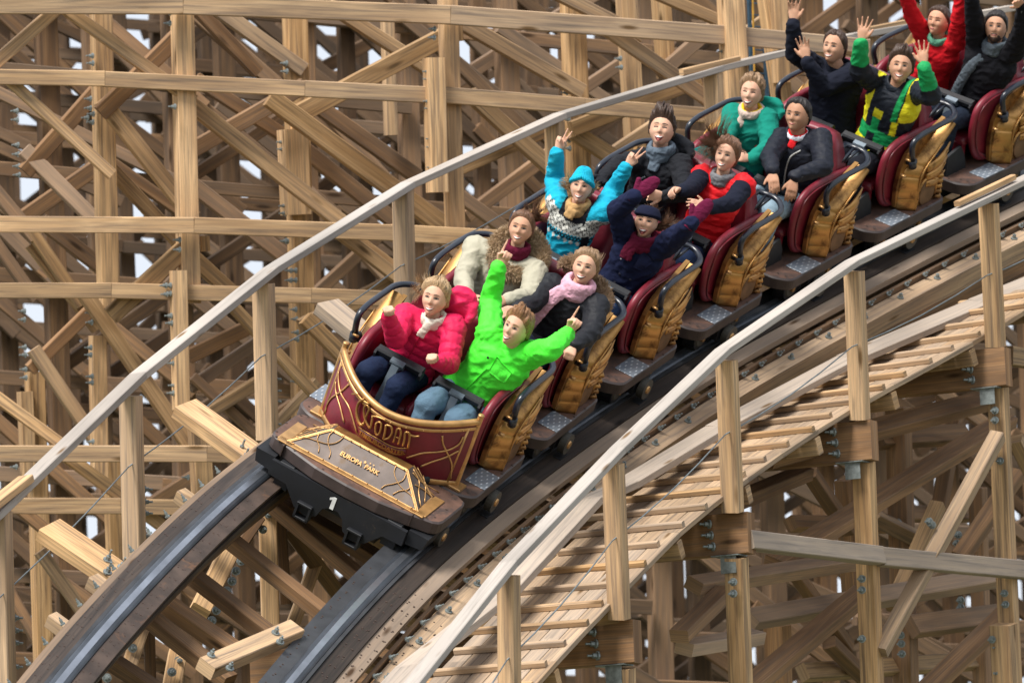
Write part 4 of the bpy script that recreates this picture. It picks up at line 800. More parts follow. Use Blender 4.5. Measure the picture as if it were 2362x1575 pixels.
for x in np.linspace(-.44, .44, 10): b.ell(bow_pt(x, bow_top(x) - .036, .018), E3, (.006, .006, .006), 6, 4)
tr = cb(b, 'bow_trim', M['goldtrim'], bow)
# emblem lettering on the bow
b = MB()
for pts, r_ in ((((642, 255), (690, 262), (725, 300), (790, 345)), .008), (((745, 300), (702, 330), (682, 400), (695, 480), (725, 522), (746, 505)), .012), (((746, 505), (764, 450), (790, 385), (772, 352), (748, 372), (746, 430), (766, 500), (795, 552)), .009),
               (((820, 445), (812, 500), (800, 552)), .010), (((812, 445), (870, 455), (935, 482)), .009), (((850, 505), (842, 560), (852, 602), (872, 602), (890, 560), (894, 512), (875, 496), (850, 505)), .009),
               (((935, 520), (925, 590), (912, 642)), .010), (((935, 520), (978, 536), (988, 582), (960, 632), (915, 645)), .009), (((1000, 668), (1018, 605), (1030, 562), (1052, 550)), .009), (((1052, 550), (1064, 592), (1042, 688)), .010), (((1014, 622), (1056, 638)), .007),
               (((1080, 700), (1094, 642), (1100, 592), (1122, 582)), .010), (((1122, 582), (1140, 612), (1124, 722)), .010), (((1138, 606), (1180, 620), (1222, 618)), .009)):
    bstroke(b, pts, r_, off=.026, flat=(.8, 1, (0, 1, 0)), g=(.0, .52))
RB = bstroke(b, ((705, 575), (790, 632), (880, 682), (970, 728), (1050, 752), (1105, 752)), .024, off=.010, mat=1, n=6, flat=(.4, 1, (0, 0, 1)), g=(.0, .45))
bstroke(b, ((700, 540), (790, 600), (880, 650), (970, 700), (1050, 722), (1115, 722)), .0045, off=.015, g=(.0, .45)); bstroke(b, ((735, 615), (800, 660), (880, 710), (970, 758), (1050, 780), (1105, 765)), .0045, off=.015, g=(.0, .42))
cb(b, 'emblem', [M['gold'], M['bowred']], bow)
def text_mesh(txt, size, ext, f, mat, name, parent, bold=.0):
    """text laid along a surface: f(x, y, z) -> local point (x along the line, y up the letters, z out)"""
    cu = bpy.data.curves.new('t', 'FONT'); cu.body = txt; cu.size = size; cu.extrude = ext; cu.offset = bold; cu.align_x = 'CENTER'; cu.resolution_u = 3
    ob = bpy.data.objects.new('t', cu); COL.objects.link(ob); bpy.context.view_layer.update(); me = bpy.data.meshes.new_from_object(ob.evaluated_get(bpy.context.evaluated_depsgraph_get()))
    bpy.data.objects.remove(ob); bpy.data.curves.remove(cu)
    for v in me.vertices: p = f(*v.co); v.co = (p[0], -p[1], p[2])
    me.materials.append(mat); return link(name, me, parent)
_al = [0.]
for i in range(1, len(RB)): _al.append(_al[-1] + np.linalg.norm(RB[i] - RB[i - 1]))
def ribbon(x, y, z):
    s_ = _al[-1] / 2 + x; qx, qz = np.interp(s_, _al, [p[0] for p in RB]), np.interp(s_, _al, [p[1] for p in RB]); q2 = V(np.interp(s_ + .01, _al, [p[0] for p in RB]) - np.interp(s_ - .01, _al, [p[0] for p in RB]), np.interp(s_ + .01, _al, [p[1] for p in RB]) - np.interp(s_ - .01, _al, [p[1] for p in RB])); q2 = nrm(q2)
    return bow_pt(qx - q2[1] * (y - .012), qz + q2[0] * (y - .012), .021 + z)
text_mesh('TIMBURCOASTER', .040, .003, ribbon, M['gold'], 'lettering', bow, .0008)
# ---- nose deck, nose box, front board
b = MB(); o = rline([(0, -.10, 0), (-.44, -.10, 0), (-.50, -.335, 0), (-.60, -.335, 0), (-.665, -.28, 0), (-.655, .10, 0), (-.60, .165, 0), (-.50, .24, 0), (-.25, .275, 0), (0, .29, 0), (.25, .275, 0), (.50, .24, 0), (.60, .165, 0), (.655, .10, 0), (.665, -.28, 0), (.60, -.335, 0), (.50, -.335, 0), (.44, -.10, 0), (0, -.10, 0)], .03, 4)
o = [p for i, p in enumerate(o[:-1])]
out = [(-.5, -.335), (-.60, -.338), (-.65, -.31), (-.668, -.26), (-.668, .06), (-.655, .10), (-.62, .13), (-.46, .178), (-.25, .228), (0, .240), (.25, .228), (.46, .178), (.62, .13), (.655, .10), (.668, .06), (.668, -.26), (.65, -.31), (.60, -.338), (.5, -.335)]
out = [(x * .945 + .022, y) for x, y in out]
deckplate(b, out, .165, .262)
for s in (-1, 1):
    b.box((s * .478, .04, .222), E3, (.0035, .14, .0425), mat=2)
    for (x, y) in ((.59, .06), (.58, -.28), (.54, -.31), (.60, -.10), (.56, .12), (.40, .165), (.17, .205)): b.tube([(s * x, y, .26), (s * x, y, .2645)], .009, 8, 2, smooth=False)
nd_ = cb(b, 'nose_deck', [M['deck'], M['deckedge'], M['lash']], car)
b = MB()
zb, zr = .264, .405; B0 = [(-.485, .115), (.485, .115), (.47, -.14), (-.47, -.14)]; R0 = [(-.28, -.045), (.28, -.045), (.28, -.14), (-.28, -.14)]
vb = [(x, y, zb) for x, y in B0] + [(x, y, zr) for x, y in R0]; b.add(vb, [(0, 1, 5, 4), (1, 2, 6, 5), (3, 0, 4, 7), (2, 3, 7, 6)], None, (1, 0), 0); b.add(vb[4:], [(0, 1, 2, 3)], None, (1, 0), 1)
nb_ = cb(b, 'nose_box', [M['pewter'], M['gold']], nd_)
b = MB(); vb = [V(p) for p in vb]
def gb(a_, c_, w_=.03, t_=.010, n_=(0, .6, 1)): b.beam(a_, c_, n_, w_, t_, ch=.002)
def up(p, h=.004): return V(p) + V(0, .002, h)
nF = nrm(np.cross(vb[1] - vb[0], vb[4] - vb[0])); nF = nF if nF[2] > 0 else -nF
for a_, c_ in ((0, 1), (4, 5), (0, 4), (1, 5)): gb(vb[a_] + nF * .003, vb[c_] + nF * .003, .019, .008, nF)
nS = [nrm(np.cross(vb[2] - vb[1], vb[5] - vb[1])), nrm(np.cross(vb[3] - vb[0], vb[4] - vb[0]))]; nS = [n if n[2] > 0 else -n for n in nS]
for (a_, c_), n_ in (((1, 2), nS[0]), ((2, 6), nS[0]), ((1, 5), nS[0]), ((0, 3), nS[1]), ((3, 7), nS[1]), ((0, 4), nS[1])): gb(vb[a_] + n_ * .003, vb[c_] + n_ * .003, .014, .008, n_)
for s in (-1, 1): b.box((s * .515, -.02, .267), E3, (.035, .15, .005), ch=.003); b.box((s * .49, .125, .267), E3, (.05, .03, .005), ch=.003)
b.box((0, .135, .267), E3, (.48, .022, .005), ch=.003)
def fpt(u, v, h=.006): P = vb[0] * (1 - u) * (1 - v) + vb[1] * u * (1 - v) + vb[5] * u * v + vb[4] * (1 - u) * v; return P + nF * h
def spt(s, u, v, h=.006): q = (1, 2, 6, 5) if s > 0 else (0, 3, 7, 4); n_ = nS[0] if s > 0 else nS[1]; return vb[q[0]] * (1 - u) * (1 - v) + vb[q[1]] * u * (1 - v) + vb[q[2]] * u * v + vb[q[3]] * (1 - u) * v + n_ * h
for s in (-1, 1):
    pass
def planepx(X, Y, p0, n_, h=.005):
    p = px('N', X, Y); o_, r_ = FR[0].O, V((p[0] - PW / 2) / FPX, (PH / 2 - p[1]) / FPX, -1.); lo = lambda v: V(v @ FR[0].L, v @ FR[0].F, v @ FR[0].U); A_, B_ = lo(-o_), lo(r_); t_ = ((V(p0) - A_) @ n_) / (B_ @ n_); return A_ + B_ * t_ + n_ * h
for pts in (((170, 640), (260, 636), (340, 662), (440, 688), (520, 670), (580, 618)), ((358, 600), (342, 650), (360, 710), (352, 762)), ((492, 570), (445, 615), (436, 680), (458, 760), (442, 812)),
            ((1025, 868), (1005, 930), (1030, 1010), (1080, 1075), (1150, 1130), (1178, 1215)), ((1113, 928), (1080, 1000), (1000, 1030), (930, 1045), (892, 1072)), ((1148, 1062), (1110, 1085), (1050, 1092), (992, 1122))):
    b.tube(crom([planepx(x, y, vb[0], nF) for x, y in pts], 5), .0055, 6, flat=(.5, 1, nF))
for pts in (((1165, 905), (1215, 1010), (1210, 1100), (1228, 1225)), ((1200, 890), (1260, 1010), (1300, 1090), (1345, 1135)), ((1160, 935), (1230, 1010), (1385, 1105)), ((1250, 960), (1270, 1060), (1262, 1190)), ((1180, 1040), (1260, 1085), (1330, 1150))):
    b.tube(crom([planepx(x, y, vb[1], nS[0]) for x, y in pts], 4), .0038, 6); b.tube([V(-p[0], p[1], p[2]) for p in crom([planepx(x, y, vb[1], nS[0]) for x, y in pts], 4)], .0038, 6)
for u in np.linspace(.04, .96, 9): b.ell(fpt(u, .03, .009), E3, (.007, .007, .005), 6, 4); b.ell(fpt(u, .97, .009), E3, (.006, .006, .005), 6, 4)
cb(b, 'box_trim', M['goldtrim'], nb_)
def ftext(x, y, z): P = fpt(.5, .5, 0); eu = nrm(vb[1] - vb[0]); ev = nrm(np.cross(nF, eu)); ev = ev if ev[2] > 0 else -ev; return P + eu * x + ev * (y - .018) + nF * (z + .006)
text_mesh('EUROPA', .042, .004, lambda x, y, z: ftext(x - .068, y, z), M['goldtrim'], 'lettering', nb_, .0009)
text_mesh('PARK', .042, .004, lambda x, y, z: ftext(x + .085, y, z), M['goldtrim'], 'lettering', nb_, .0009)
b = MB()
for (cx_, cy_, r_) in ((.022, .036, .012), (.055, .046, .007), (.080, .046, .007)):
    st_ = [(cx_ + r_ * (1 if k % 2 == 0 else .45) * math.sin(k * math.pi / 5), cy_ + r_ * (1 if k % 2 == 0 else .45) * math.cos(k * math.pi / 5)) for k in range(10)]
    b.add([ftext(x_, y_, .004) for x_, y_ in st_], [tuple(range(10))])
cb(b, 'star', M['goldtrim'], nb_)
b = MB(); fb = [(-.50, .225), (.50, .225), (.50, .06), (.36, .055), (.26, -.06), (.17, -.085), (.10, -.05), (.075, .02), (.03, .055), (-.03, .055), (-.075, .02), (-.10, -.05), (-.17, -.085), (-.26, -.06), (-.36, .055), (-.50, .06)]
top = [(x, .165 if z > .2 else z) for x, z in fb]
for i, x0 in enumerate(np.linspace(-.5, .5, 11)[:-1]): pass
b.prism(top, (0, .222, 0), (1, 0, 0), (0, 0, 1), (0, 1, 0), -.02, .012)
for s in (-1, 1):
    b.prism([(s * .50, .165), (s * .50, .06), (s * .62, .075), (s * .64, .165)], (0, .13, 0), (1, 0, 0), (0, 0, 1), (0, 1, 0), -.15, .06)
    c = V(s * .185, .235, -.055)
    for a_, h_ in (((-.045, 0, 0), (.008, .03, .055)), ((.045, 0, 0), (.008, .03, .055)), ((0, 0, .05), (.05, .03, .008)), ((0, 0, -.05), (.05, .03, .008))): b.box(c + V(a_), E3, h_, ch=.003)
    b.box((s * .4, .05, .08), E3, (.05, .16, .09)); b.box((s * .185, .18, -.03), E3, (.04, .01, .045), mat=1)
b.box((0, -.05, .08), E3, (.42, .24, .08)); b.box((0, .05, -.02), E3, (.3, .10, .05), mat=1)
fbo = cb(b, 'front_board', [M['black'], M['rail_side']], car)
M['white'] = plain('white_paint', (.75, .76, .74), .5)
b = MB(); b.prism([(-.012, 0), (.014, 0), (.014, .088), (-.004, .088), (-.032, .070), (-.028, .056), (-.012, .066)], (-.020, 0, .052), (1, 0, 0), (0, 0, 1), (0, 1, 0), .234, .2375); cb(b, 'number', M['white'], fbo)
for s in (-1, 1):
    b = MB(); b.tube([(s * .475, .02, .085), (s * .585, .02, .085)], [.085, .085], 24, 0, smooth=False); b.tube([(s * .585, .02, .085), (s * .592, .02, .085)], [.06, .055], 18, 1, smooth=False); cb(b, 'wheel', [M['chassis_w'], M['barsteel']], car)
    b = MB(); b.tube([(s * .60, -.13, .06), (s * .64, -.13, .06)], [.07, .07], 20, 0, smooth=False); b.tube([(s * .64, -.13, .06), (s * .65, -.13, .06)], [.03, .025], 10, 1, smooth=False); cb(b, 'side_wheel', [M['chassis_w'], M['goldtrim']], car)
# ---------------------------------------------------------------- people
def remesh(b, voxel, smooth=3):
    me = b.mesh('t'); ob = bpy.data.objects.new('t', me); COL.objects.link(ob)
    r = ob.modifiers.new('r', 'REMESH'); r.mode = 'VOXEL'; r.voxel_size = voxel; r.use_smooth_shade = True
    s_ = ob.modifiers.new('s', 'SMOOTH'); s_.iterations = smooth; s_.factor = .5
    bpy.context.view_layer.update(); m2 = bpy.data.meshes.new_from_object(ob.evaluated_get(bpy.context.evaluated_depsgraph_get()))
    bpy.data.objects.remove(ob); bpy.data.meshes.remove(me)
    n = len(m2.vertices); co_ = np.empty(n * 3); m2.vertices.foreach_get('co', co_); co_ = co_.reshape(-1, 3); no = np.empty(n * 3); m2.vertices.foreach_get('normal', no); no = no.reshape(-1, 3)
    fs = [tuple(p.vertices) for p in m2.polygons]; bpy.data.meshes.remove(m2); return co_, no, fs
def to_local(mat, P): inv = np.array(mat.inverted()); P = np.asarray(P); return P @ inv[:3, :3].T + inv[:3, 3]
def raw(name, vs, fs, mats, parent, mi=None, col=None, smooth=True):
    me = bpy.data.meshes.new(name); me.from_pydata([tuple(map(float, v)) for v in vs], [], fs)
    for m_ in (mats if isinstance(mats, (list, tuple)) else [mats]): me.materials.append(m_)
    me.polygons.foreach_set('use_smooth', [smooth] * len(fs))
    if mi is not None: me.polygons.foreach_set('material_index', mi)
    if col is not None:
        a = me.color_attributes.new('Col', 'FLOAT_COLOR', 'POINT'); c4 = np.ones((len(vs), 4)); c4[:, :3] = col; a.data.foreach_set('color', c4.ravel())
    me.update(); return link(name, me, parent)
def ray_at(p, org, L_, near=1):
    r = unp(p[0], p[1], 1.); a = r @ r; b = -2 * (r @ org); c = org @ org - L_ * L_; D = b * b - 4 * a * c
    if D <= 0: q = -b / (2 * a); pt = r * q; return pt, np.linalg.norm(pt - org) / L_
    q = (-b - near * math.sqrt(D)) / (2 * a); return r * q, 1.
def rot(ax, a): return np.array(Matrix.Rotation(a, 3, Vector(ax)))
def sstep(a, b, x): t = np.clip((x - a) / (b - a), 0, 1); return t * t * (3 - 2 * t)
# ---- head: one surface as a function of direction (front = -y)
def head_pts(th, ph, fem, off=0.):
    sx_ = np.sin(th); cx_ = np.cos(th); cp = np.cos(ph); sp_ = np.sin(ph); h = np.abs(cp) ** .80
    a, bf, bb, c = (.0765, .088, .098, .109) if fem else (.081, .092, .102, .114)
    z = c * sp_; x = a * sx_ * h; y = -np.where(cx_ > 0, bf, bb) * cx_ * h
    lo = sstep(-.02, -.112, z); x = x * (1 - (.30 if fem else .22) * lo); front = sstep(.0, .7, cx_); back = sstep(.0, -.8, cx_)
    y = y + back * sstep(-.01, -.10, z) * .035
    y = y - front * .030 * np.exp(-((z + .098) / .028) ** 2) * np.exp(-(x / .028) ** 2)
    y = y - front * .012 * sstep(-.02, -.08, z) * np.exp(-(x / .04) ** 2)
    ng = sstep(.028, -.018, z) * sstep(-.038, -.024, z); y = y - front * .020 * np.exp(-(x / (.0105 + .005 * sstep(.01, -.03, z))) ** 2) * ng
    y = y + front * .009 * np.exp(-((np.abs(x) - .031) / .013) ** 2 - ((z - .012) / .013) ** 2)
    y = y - front * .004 * np.exp(-((z - .036) / .010) ** 2) * np.exp(-(x / .045) ** 2)
    y = y - front * .006 * np.exp(-((np.abs(x) - .038) / .016) ** 2 - ((z + .024) / .016) ** 2)
    y = y - front * .006 * np.exp(-(x / .026) ** 2 - ((z + .060) / .012) ** 2)
    y = y + front * .004 * sstep(.05, .10, z)
    P = np.stack([x, y, z], -1)
    if np.any(off): n_ = P / np.linalg.norm(P, axis=-1, keepdims=True); P = P + n_ * np.asarray(off)[..., None]
    return P
def grid_head(fem, off=None, nu=72, nv=52):
    th = (np.arange(nu) / nu * 2 - 1) * math.pi; th = th - .0; th = np.sign(th) * np.abs(th / math.pi) ** 1.25 * math.pi
    ph = (np.arange(1, nv) / nv - .5) * math.pi; T_, P_ = np.meshgrid(th, ph); o_ = off(T_, P_) if off else np.zeros_like(T_)
    G = head_pts(T_, P_, fem, o_); vs = G.reshape(-1, 3); bot = G[0].mean(0); top = G[-1].mean(0); vs = np.vstack([vs, bot, top]); R_, N_ = G.shape[:2]
    fs = [(j * N_ + i, j * N_ + (i + 1) % N_, (j + 1) * N_ + (i + 1) % N_, (j + 1) * N_ + i) for j in range(R_ - 1) for i in range(N_)]
    fs += [((i + 1) % N_, i, R_ * N_) for i in range(N_)] + [((R_ - 1) * N_ + i, (R_ - 1) * N_ + (i + 1) % N_, R_ * N_ + 1) for i in range(N_)]
    return vs, fs, (T_, P_)
def face_patches(fem, expr, brow, gaze=0., teeth_w=1.):
    """eyes, brows, lips and teeth laid on the head surface; returns list of (verts, faces, slot)"""
    vs, fs, _ = grid_head(fem); tree = BVHTree.FromPolygons([Vector(v) for v in vs], fs); out_ = []
    def Y(x, z): h = tree.ray_cast(Vector((x, -.4, z)), Vector((0, 1, 0))); return h[0].y if h[0] else -.08
    def patch(f, nu, nv, slot, lift=.0010, dome=0.):
        V_ = []; 
        for j in range(nv + 1):
            for i in range(nu + 1):
                u, v = i / nu, j / nv; x, z = f(u, v); V_.append((x, Y(x, z) - lift - dome * math.sin(math.pi * u) * math.sin(math.pi * v), z))
        n1 = nu + 1; F_ = [(j * n1 + i, j * n1 + i + 1, (j + 1) * n1 + i + 1, (j + 1) * n1 + i) for j in range(nv) for i in range(nu)]; out_.append((V_, F_, slot))
    eh = {'smile': .0036, 'grin': .0034, 'laugh': .0014, 'calm': .0044, 'shut': .0010}[expr[0]]
    for s in (-1, 1):
        cx_, cz = s * .0305, .010
        patch(lambda u, v: (cx_ + (u - .5) * .032, cz + s * 0 + (1.15 if v > .5 else .8) * (v - .5) * 2 * eh * math.sin(math.pi * u) ** .7 - .001 + .001 * s * (u - .5)), 8, 4, 1, .0008, .0018)
        if eh > .0018: patch(lambda u, v: (cx_ + gaze + math.cos(2 * math.pi * u) * .0074 * v, cz + max(-.8 * eh, min(eh * 1.05, math.sin(2 * math.pi * u) * .0054 * v))), 12, 2, 2, .0032)
        patch(lambda u, v: (cx_ + (u - .5) * .033, cz + eh * 1.15 * math.sin(math.pi * u) ** .7 + (v - .3) * (.0050 if fem else .0038)), 8, 1, 6, .0030)
        patch(lambda u, v: (cx_ + (u - .5) * .030, cz - eh * .85 * math.sin(math.pi * u) ** .7 - v * .0020), 8, 1, 6, .0022)
        bt = .0042 if fem else .0062; bz = cz + .0215 + (.003 if expr[0] == 'laugh' else 0)
        patch(lambda u, v: (s * (.013 + .037 * u), bz + .0055 * math.sin(math.pi * min(1, u * .9 + .05)) ** 1 - .004 * u + (v - .5) * bt * (1.15 - .75 * u)), 8, 2, 6 if brow == 'dark' else 7, .0018)
        patch(lambda u, v: (s * .0075 + math.cos(2 * math.pi * u) * .0035 * v, -.040 + math.sin(2 * math.pi * u) * .0016 * v), 8, 1, 5, -.001)
    m_ = expr[1]; mz = -.058; w_ = .029 * teeth_w
    if m_ in ('teeth', 'wide', 'open'):
        up_ = {'teeth': .002, 'wide': .003, 'open': .004}[m_]; dn = {'teeth': .0105, 'wide': .0145, 'open': .027}[m_]; cr = .008 if m_ != 'open' else .004
        w_ *= {'teeth': 1.0, 'wide': 1.08, 'open': .95}[m_]
        mid = lambda u: mz + cr * (abs(2 * u - 1) ** 2) - cr * .3
        sh = lambda u: max(0., 1 - abs(2 * u - 1) ** 2.2)
        patch(lambda u, v: ((u - .5) * 2 * (w_ + .004), mid(u) + (-(dn + .0055) + v * (dn + up_ + .011)) * max(.12, sh(u)) + .001), 14, 4, 3, .0016, .001)
        patch(lambda u, v: ((u - .5) * 2 * w_, mid(u) + (-dn + v * (dn + up_)) * sh(u)), 14, 4, 5, .0034)
        th_ = .0078 if m_ != 'open' else .0070
        patch(lambda u, v: ((u - .5) * 2 * w_ * .93, mid(u) + (up_ - v * (th_ + up_ * .5)) * sh(.5 + (u - .5) * .93)), 14, 2, 4, .0044)
        if m_ == 'open': patch(lambda u, v: ((u - .5) * 1.1 * w_, mid(u) + (-dn * .95 + v * dn * .4) * sh(u)), 8, 2, 3, .0044)
    else:
        cr = .006 if m_ == 'closed' else 0.; ww = w_ * (.95 if m_ == 'closed' else .55); hh_ = .0045 if m_ == 'closed' else .0075
        patch(lambda u, v: ((u - .5) * 2 * ww, mz + cr * abs(2 * u - 1) ** 2 + (v - .5) * 2 * hh_ * max(0., 1 - abs(2 * u - 1) ** 2)), 12, 4, 3, .0014, .0015)
        patch(lambda u, v: ((u - .5) * 2 * ww * 1.02, mz + cr * abs(2 * u - 1) ** 2 + (v - .5) * .0018), 12, 1, 5, .0040)
    return out_
def hair_off(style, fem, seed):
    def f(T_, P_):
        B_ = head_pts(T_, P_, fem); at = np.abs(T_); z = B_[..., 2]
        line = np.interp(at, [0, .45, .8, 1.1, 1.40, 1.62, 1.85, 2.2, 3.15], [.082, .079, .068, .046, .018, -.030, -.04, -.075, -.085] if not fem else [.087, .084, .072, .050, .016, -.02, -.04, -.075, -.085])
        if style.get('recede'): line = line + np.interp(at, [0, .5, .9, 1.2], [.006, .015, .012, 0])
        d_ = z - line; k = sstep(-.006, .012, d_); t_ = style.get('t', .014) + (.003 if fem else .001); tt = np.full_like(z, t_)
        tt = tt + style.get('quiff', 0) * sstep(.055, .10, z) * sstep(-.2, .9, np.cos(T_)) + style.get('vol', 0) * sstep(-.02, .08, z)
        tt = tt * (.70 + .45 * sstep(.0, .07, z)) + .003 if not fem else tt + .002 + .006 * sstep(.0, .09, z)
        if style.get('flat'): tt = tt * 0 + .003
        nz_ = np.array([noise.noise(Vector((math.sin(t1) * 9 + seed, math.cos(t1) * 9, p1 * 2.2))) * .75 + .5 * noise.noise(Vector((math.sin(t1) * 22, math.cos(t1) * 22 + seed, p1 * 3.5))) for t1, p1 in zip(T_.ravel(), P_.ravel())]).reshape(z.shape)
        tt = tt * (1 + style.get('rough', .35) * nz_ * 2.0)
        return k * (tt + .006) - .007
    return f
def strands(mb, org, dirs, n, L_, spread, curl, r=.0016, seed=0, jit=.018, mat=0, grav=0., seg=6):
    rnd = np.random.default_rng(seed); K_ = max(1, n // 14); cl_ = [(rnd.normal(0, jit * .8, 3), rnd.normal(0, spread * .55, 3), rnd.normal(0, curl * .7, 3), rnd.uniform(.7, 1.1)) for _ in range(K_)]
    for _ in range(n):
        q_ = cl_[int(rnd.integers(K_))]; p = V(org) + q_[0] + rnd.normal(0, min(jit, .006), 3); d_ = nrm(V(dirs) + q_[1] + rnd.normal(0, spread * .12, 3)); c_ = q_[2] + rnd.normal(0, curl * .15, 3); l_ = L_ * q_[3] * rnd.uniform(.75, 1.1); P = [p]
        for k in range(seg): d_ = nrm(d_ + c_ / seg + V(0, 0, -grav / seg)); p = p + d_ * l_ / seg; P.append(p)
        mb.tube(P, [r * 1.9 * (1 - .8 * (k / seg) ** 1.6) for k in range(seg + 1)], 3, mat, cap=False)
CURL = dict(open=[.10, .08, .05, .12], fist=[1.35, 1.4, 1.4, 1.3], point=[1.3, 1.35, 1.3, .03], peace=[1.2, 1.25, .04, .03], relaxed=[.55, .5, .42, .35], grip=[.95, .95, .9, .85], half=[.35, .25, .18, .2])
def hand(mb, w_, d, n, tsgn, pose, sc_=1., f4=None):
    d = nrm(d); n = nrm(V(n) - d * np.dot(n, d)); t = np.cross(n, d) * tsgn; rings = []
    for q, hw, ht in ((-.02, .024, .019), (.01, .027, .018), (.04, .036, .017), (.07, .041, .015), (.088, .038, .012)):
        rings.append([w_ + d * q * sc_ + (t * hw * math.copysign(abs(math.cos(a)) ** .8, math.cos(a)) + n * ht * math.sin(a)) * sc_ for a in np.linspace(0, 2 * math.pi, 14, endpoint=False)])
    mb.loft(rings); spread = {'open': .30, 'peace': .30, 'half': .2}.get(pose, .05); cu = CURL[pose]
    for i, (o, ls) in enumerate(((-.031, .78), (-.011, .95), (.010, 1.0), (.030, .90))):
        sp_ = o / .03 * spread * (1 if cu[i] < .5 else .2); dd = nrm(d * math.cos(sp_) + t * math.sin(sp_)); p = w_ + (d * .082 + t * o) * sc_; a = cu[i] * .9; r_ = .0095 * sc_
        for k, l_ in enumerate((.044, .028, .023)):
            u = dd * math.cos(a) + n * math.sin(a); q = p + u * l_ * ls * sc_; mb.caps(p, q, r_, r_ * .9, 8); p = q; r_ *= .9; a += cu[i] * (.95 if k == 0 else .6)
    b0 = w_ + (d * .022 + t * .022) * sc_
    if pose in ('fist', 'point', 'grip', 'peace'): m1 = b0 + (d * .040 + t * .020 + n * .018) * sc_; m2 = m1 + (d * .018 - t * .018 + n * .020) * sc_
    else: m1 = b0 + (d * .036 + t * .030 + n * .004) * sc_; m2 = m1 + (d * .032 + t * .014) * sc_
    mb.caps(b0, m1, .0135 * sc_, .0115 * sc_, 8); mb.caps(m1, m2, .0115 * sc_, .0095 * sc_, 8)
def mitten(mb, w_, d, n, tsgn, sc_=1.):
    d = nrm(d); n = nrm(V(n) - d * np.dot(n, d)); t = np.cross(n, d) * tsgn; rings = []
    for q, hw, ht in ((-.05, .036, .030), (-.02, .034, .027), (.0, .033, .026), (.05, .050, .028), (.10, .054, .026), (.15, .048, .022), (.185, .032, .016), (.20, .012, .008)):
        rings.append([w_ + (d * q + t * hw * math.cos(a) + n * ht * math.sin(a)) * sc_ for a in np.linspace(0, 2 * math.pi, 14, endpoint=False)])
    mb.loft(rings); b0 = w_ + (d * .03 + t * .03) * sc_; mb.caps(b0, b0 + (d * .055 + t * .045) * sc_, .022 * sc_, .019 * sc_, 8)
SEG_RINGS = [(-.10, .145, .105), (-.04, .175, .120), (.04, .170, .120), (.14, .150, .112), (.24, .148, .110), (.34, .168, .118), (.42, .180, .115), (.47, .165, .10), (.51, .11, .08), (.545, .06, .058)]
def torso(mb, hip, ax, T_, bw, grow, dgrow, taper=0., top=10, low=0):
    rings = []
    for (t, hw, hd) in SEG_RINGS[low:top]:
        tt = t / .545 * T_; c = hip + ax[2] * tt; fl_ = 1 + taper * max(0, (.25 - t) / .35)
        rings.append([c + (ax[0] * (hw * bw + grow) * fl_ * math.copysign(abs(math.cos(a)) ** .85, math.cos(a)) - ax[1] * (hd * bw + dgrow) * fl_ * math.copysign(abs(math.sin(a)) ** .85, math.sin(a))) for a in np.linspace(0, 2 * math.pi, 20, endpoint=False)])
    mb.loft(rings)
def seg_param(P, segs):
    best = np.full(len(P), 1e9); par = np.zeros(len(P)); idx = np.zeros(len(P), int)
    for i, (A_, B_, r_) in enumerate(segs):
        d = B_ - A_; L_ = np.linalg.norm(d); t = np.clip((P - A_) @ d / L_ ** 2, 0, 1); q = np.linalg.norm(P - (A_ + t[:, None] * d), axis=1) - r_
        m_ = q < best; best[m_] = q[m_]; par[m_] = t[m_] * L_; idx[m_] = i
    return par, idx
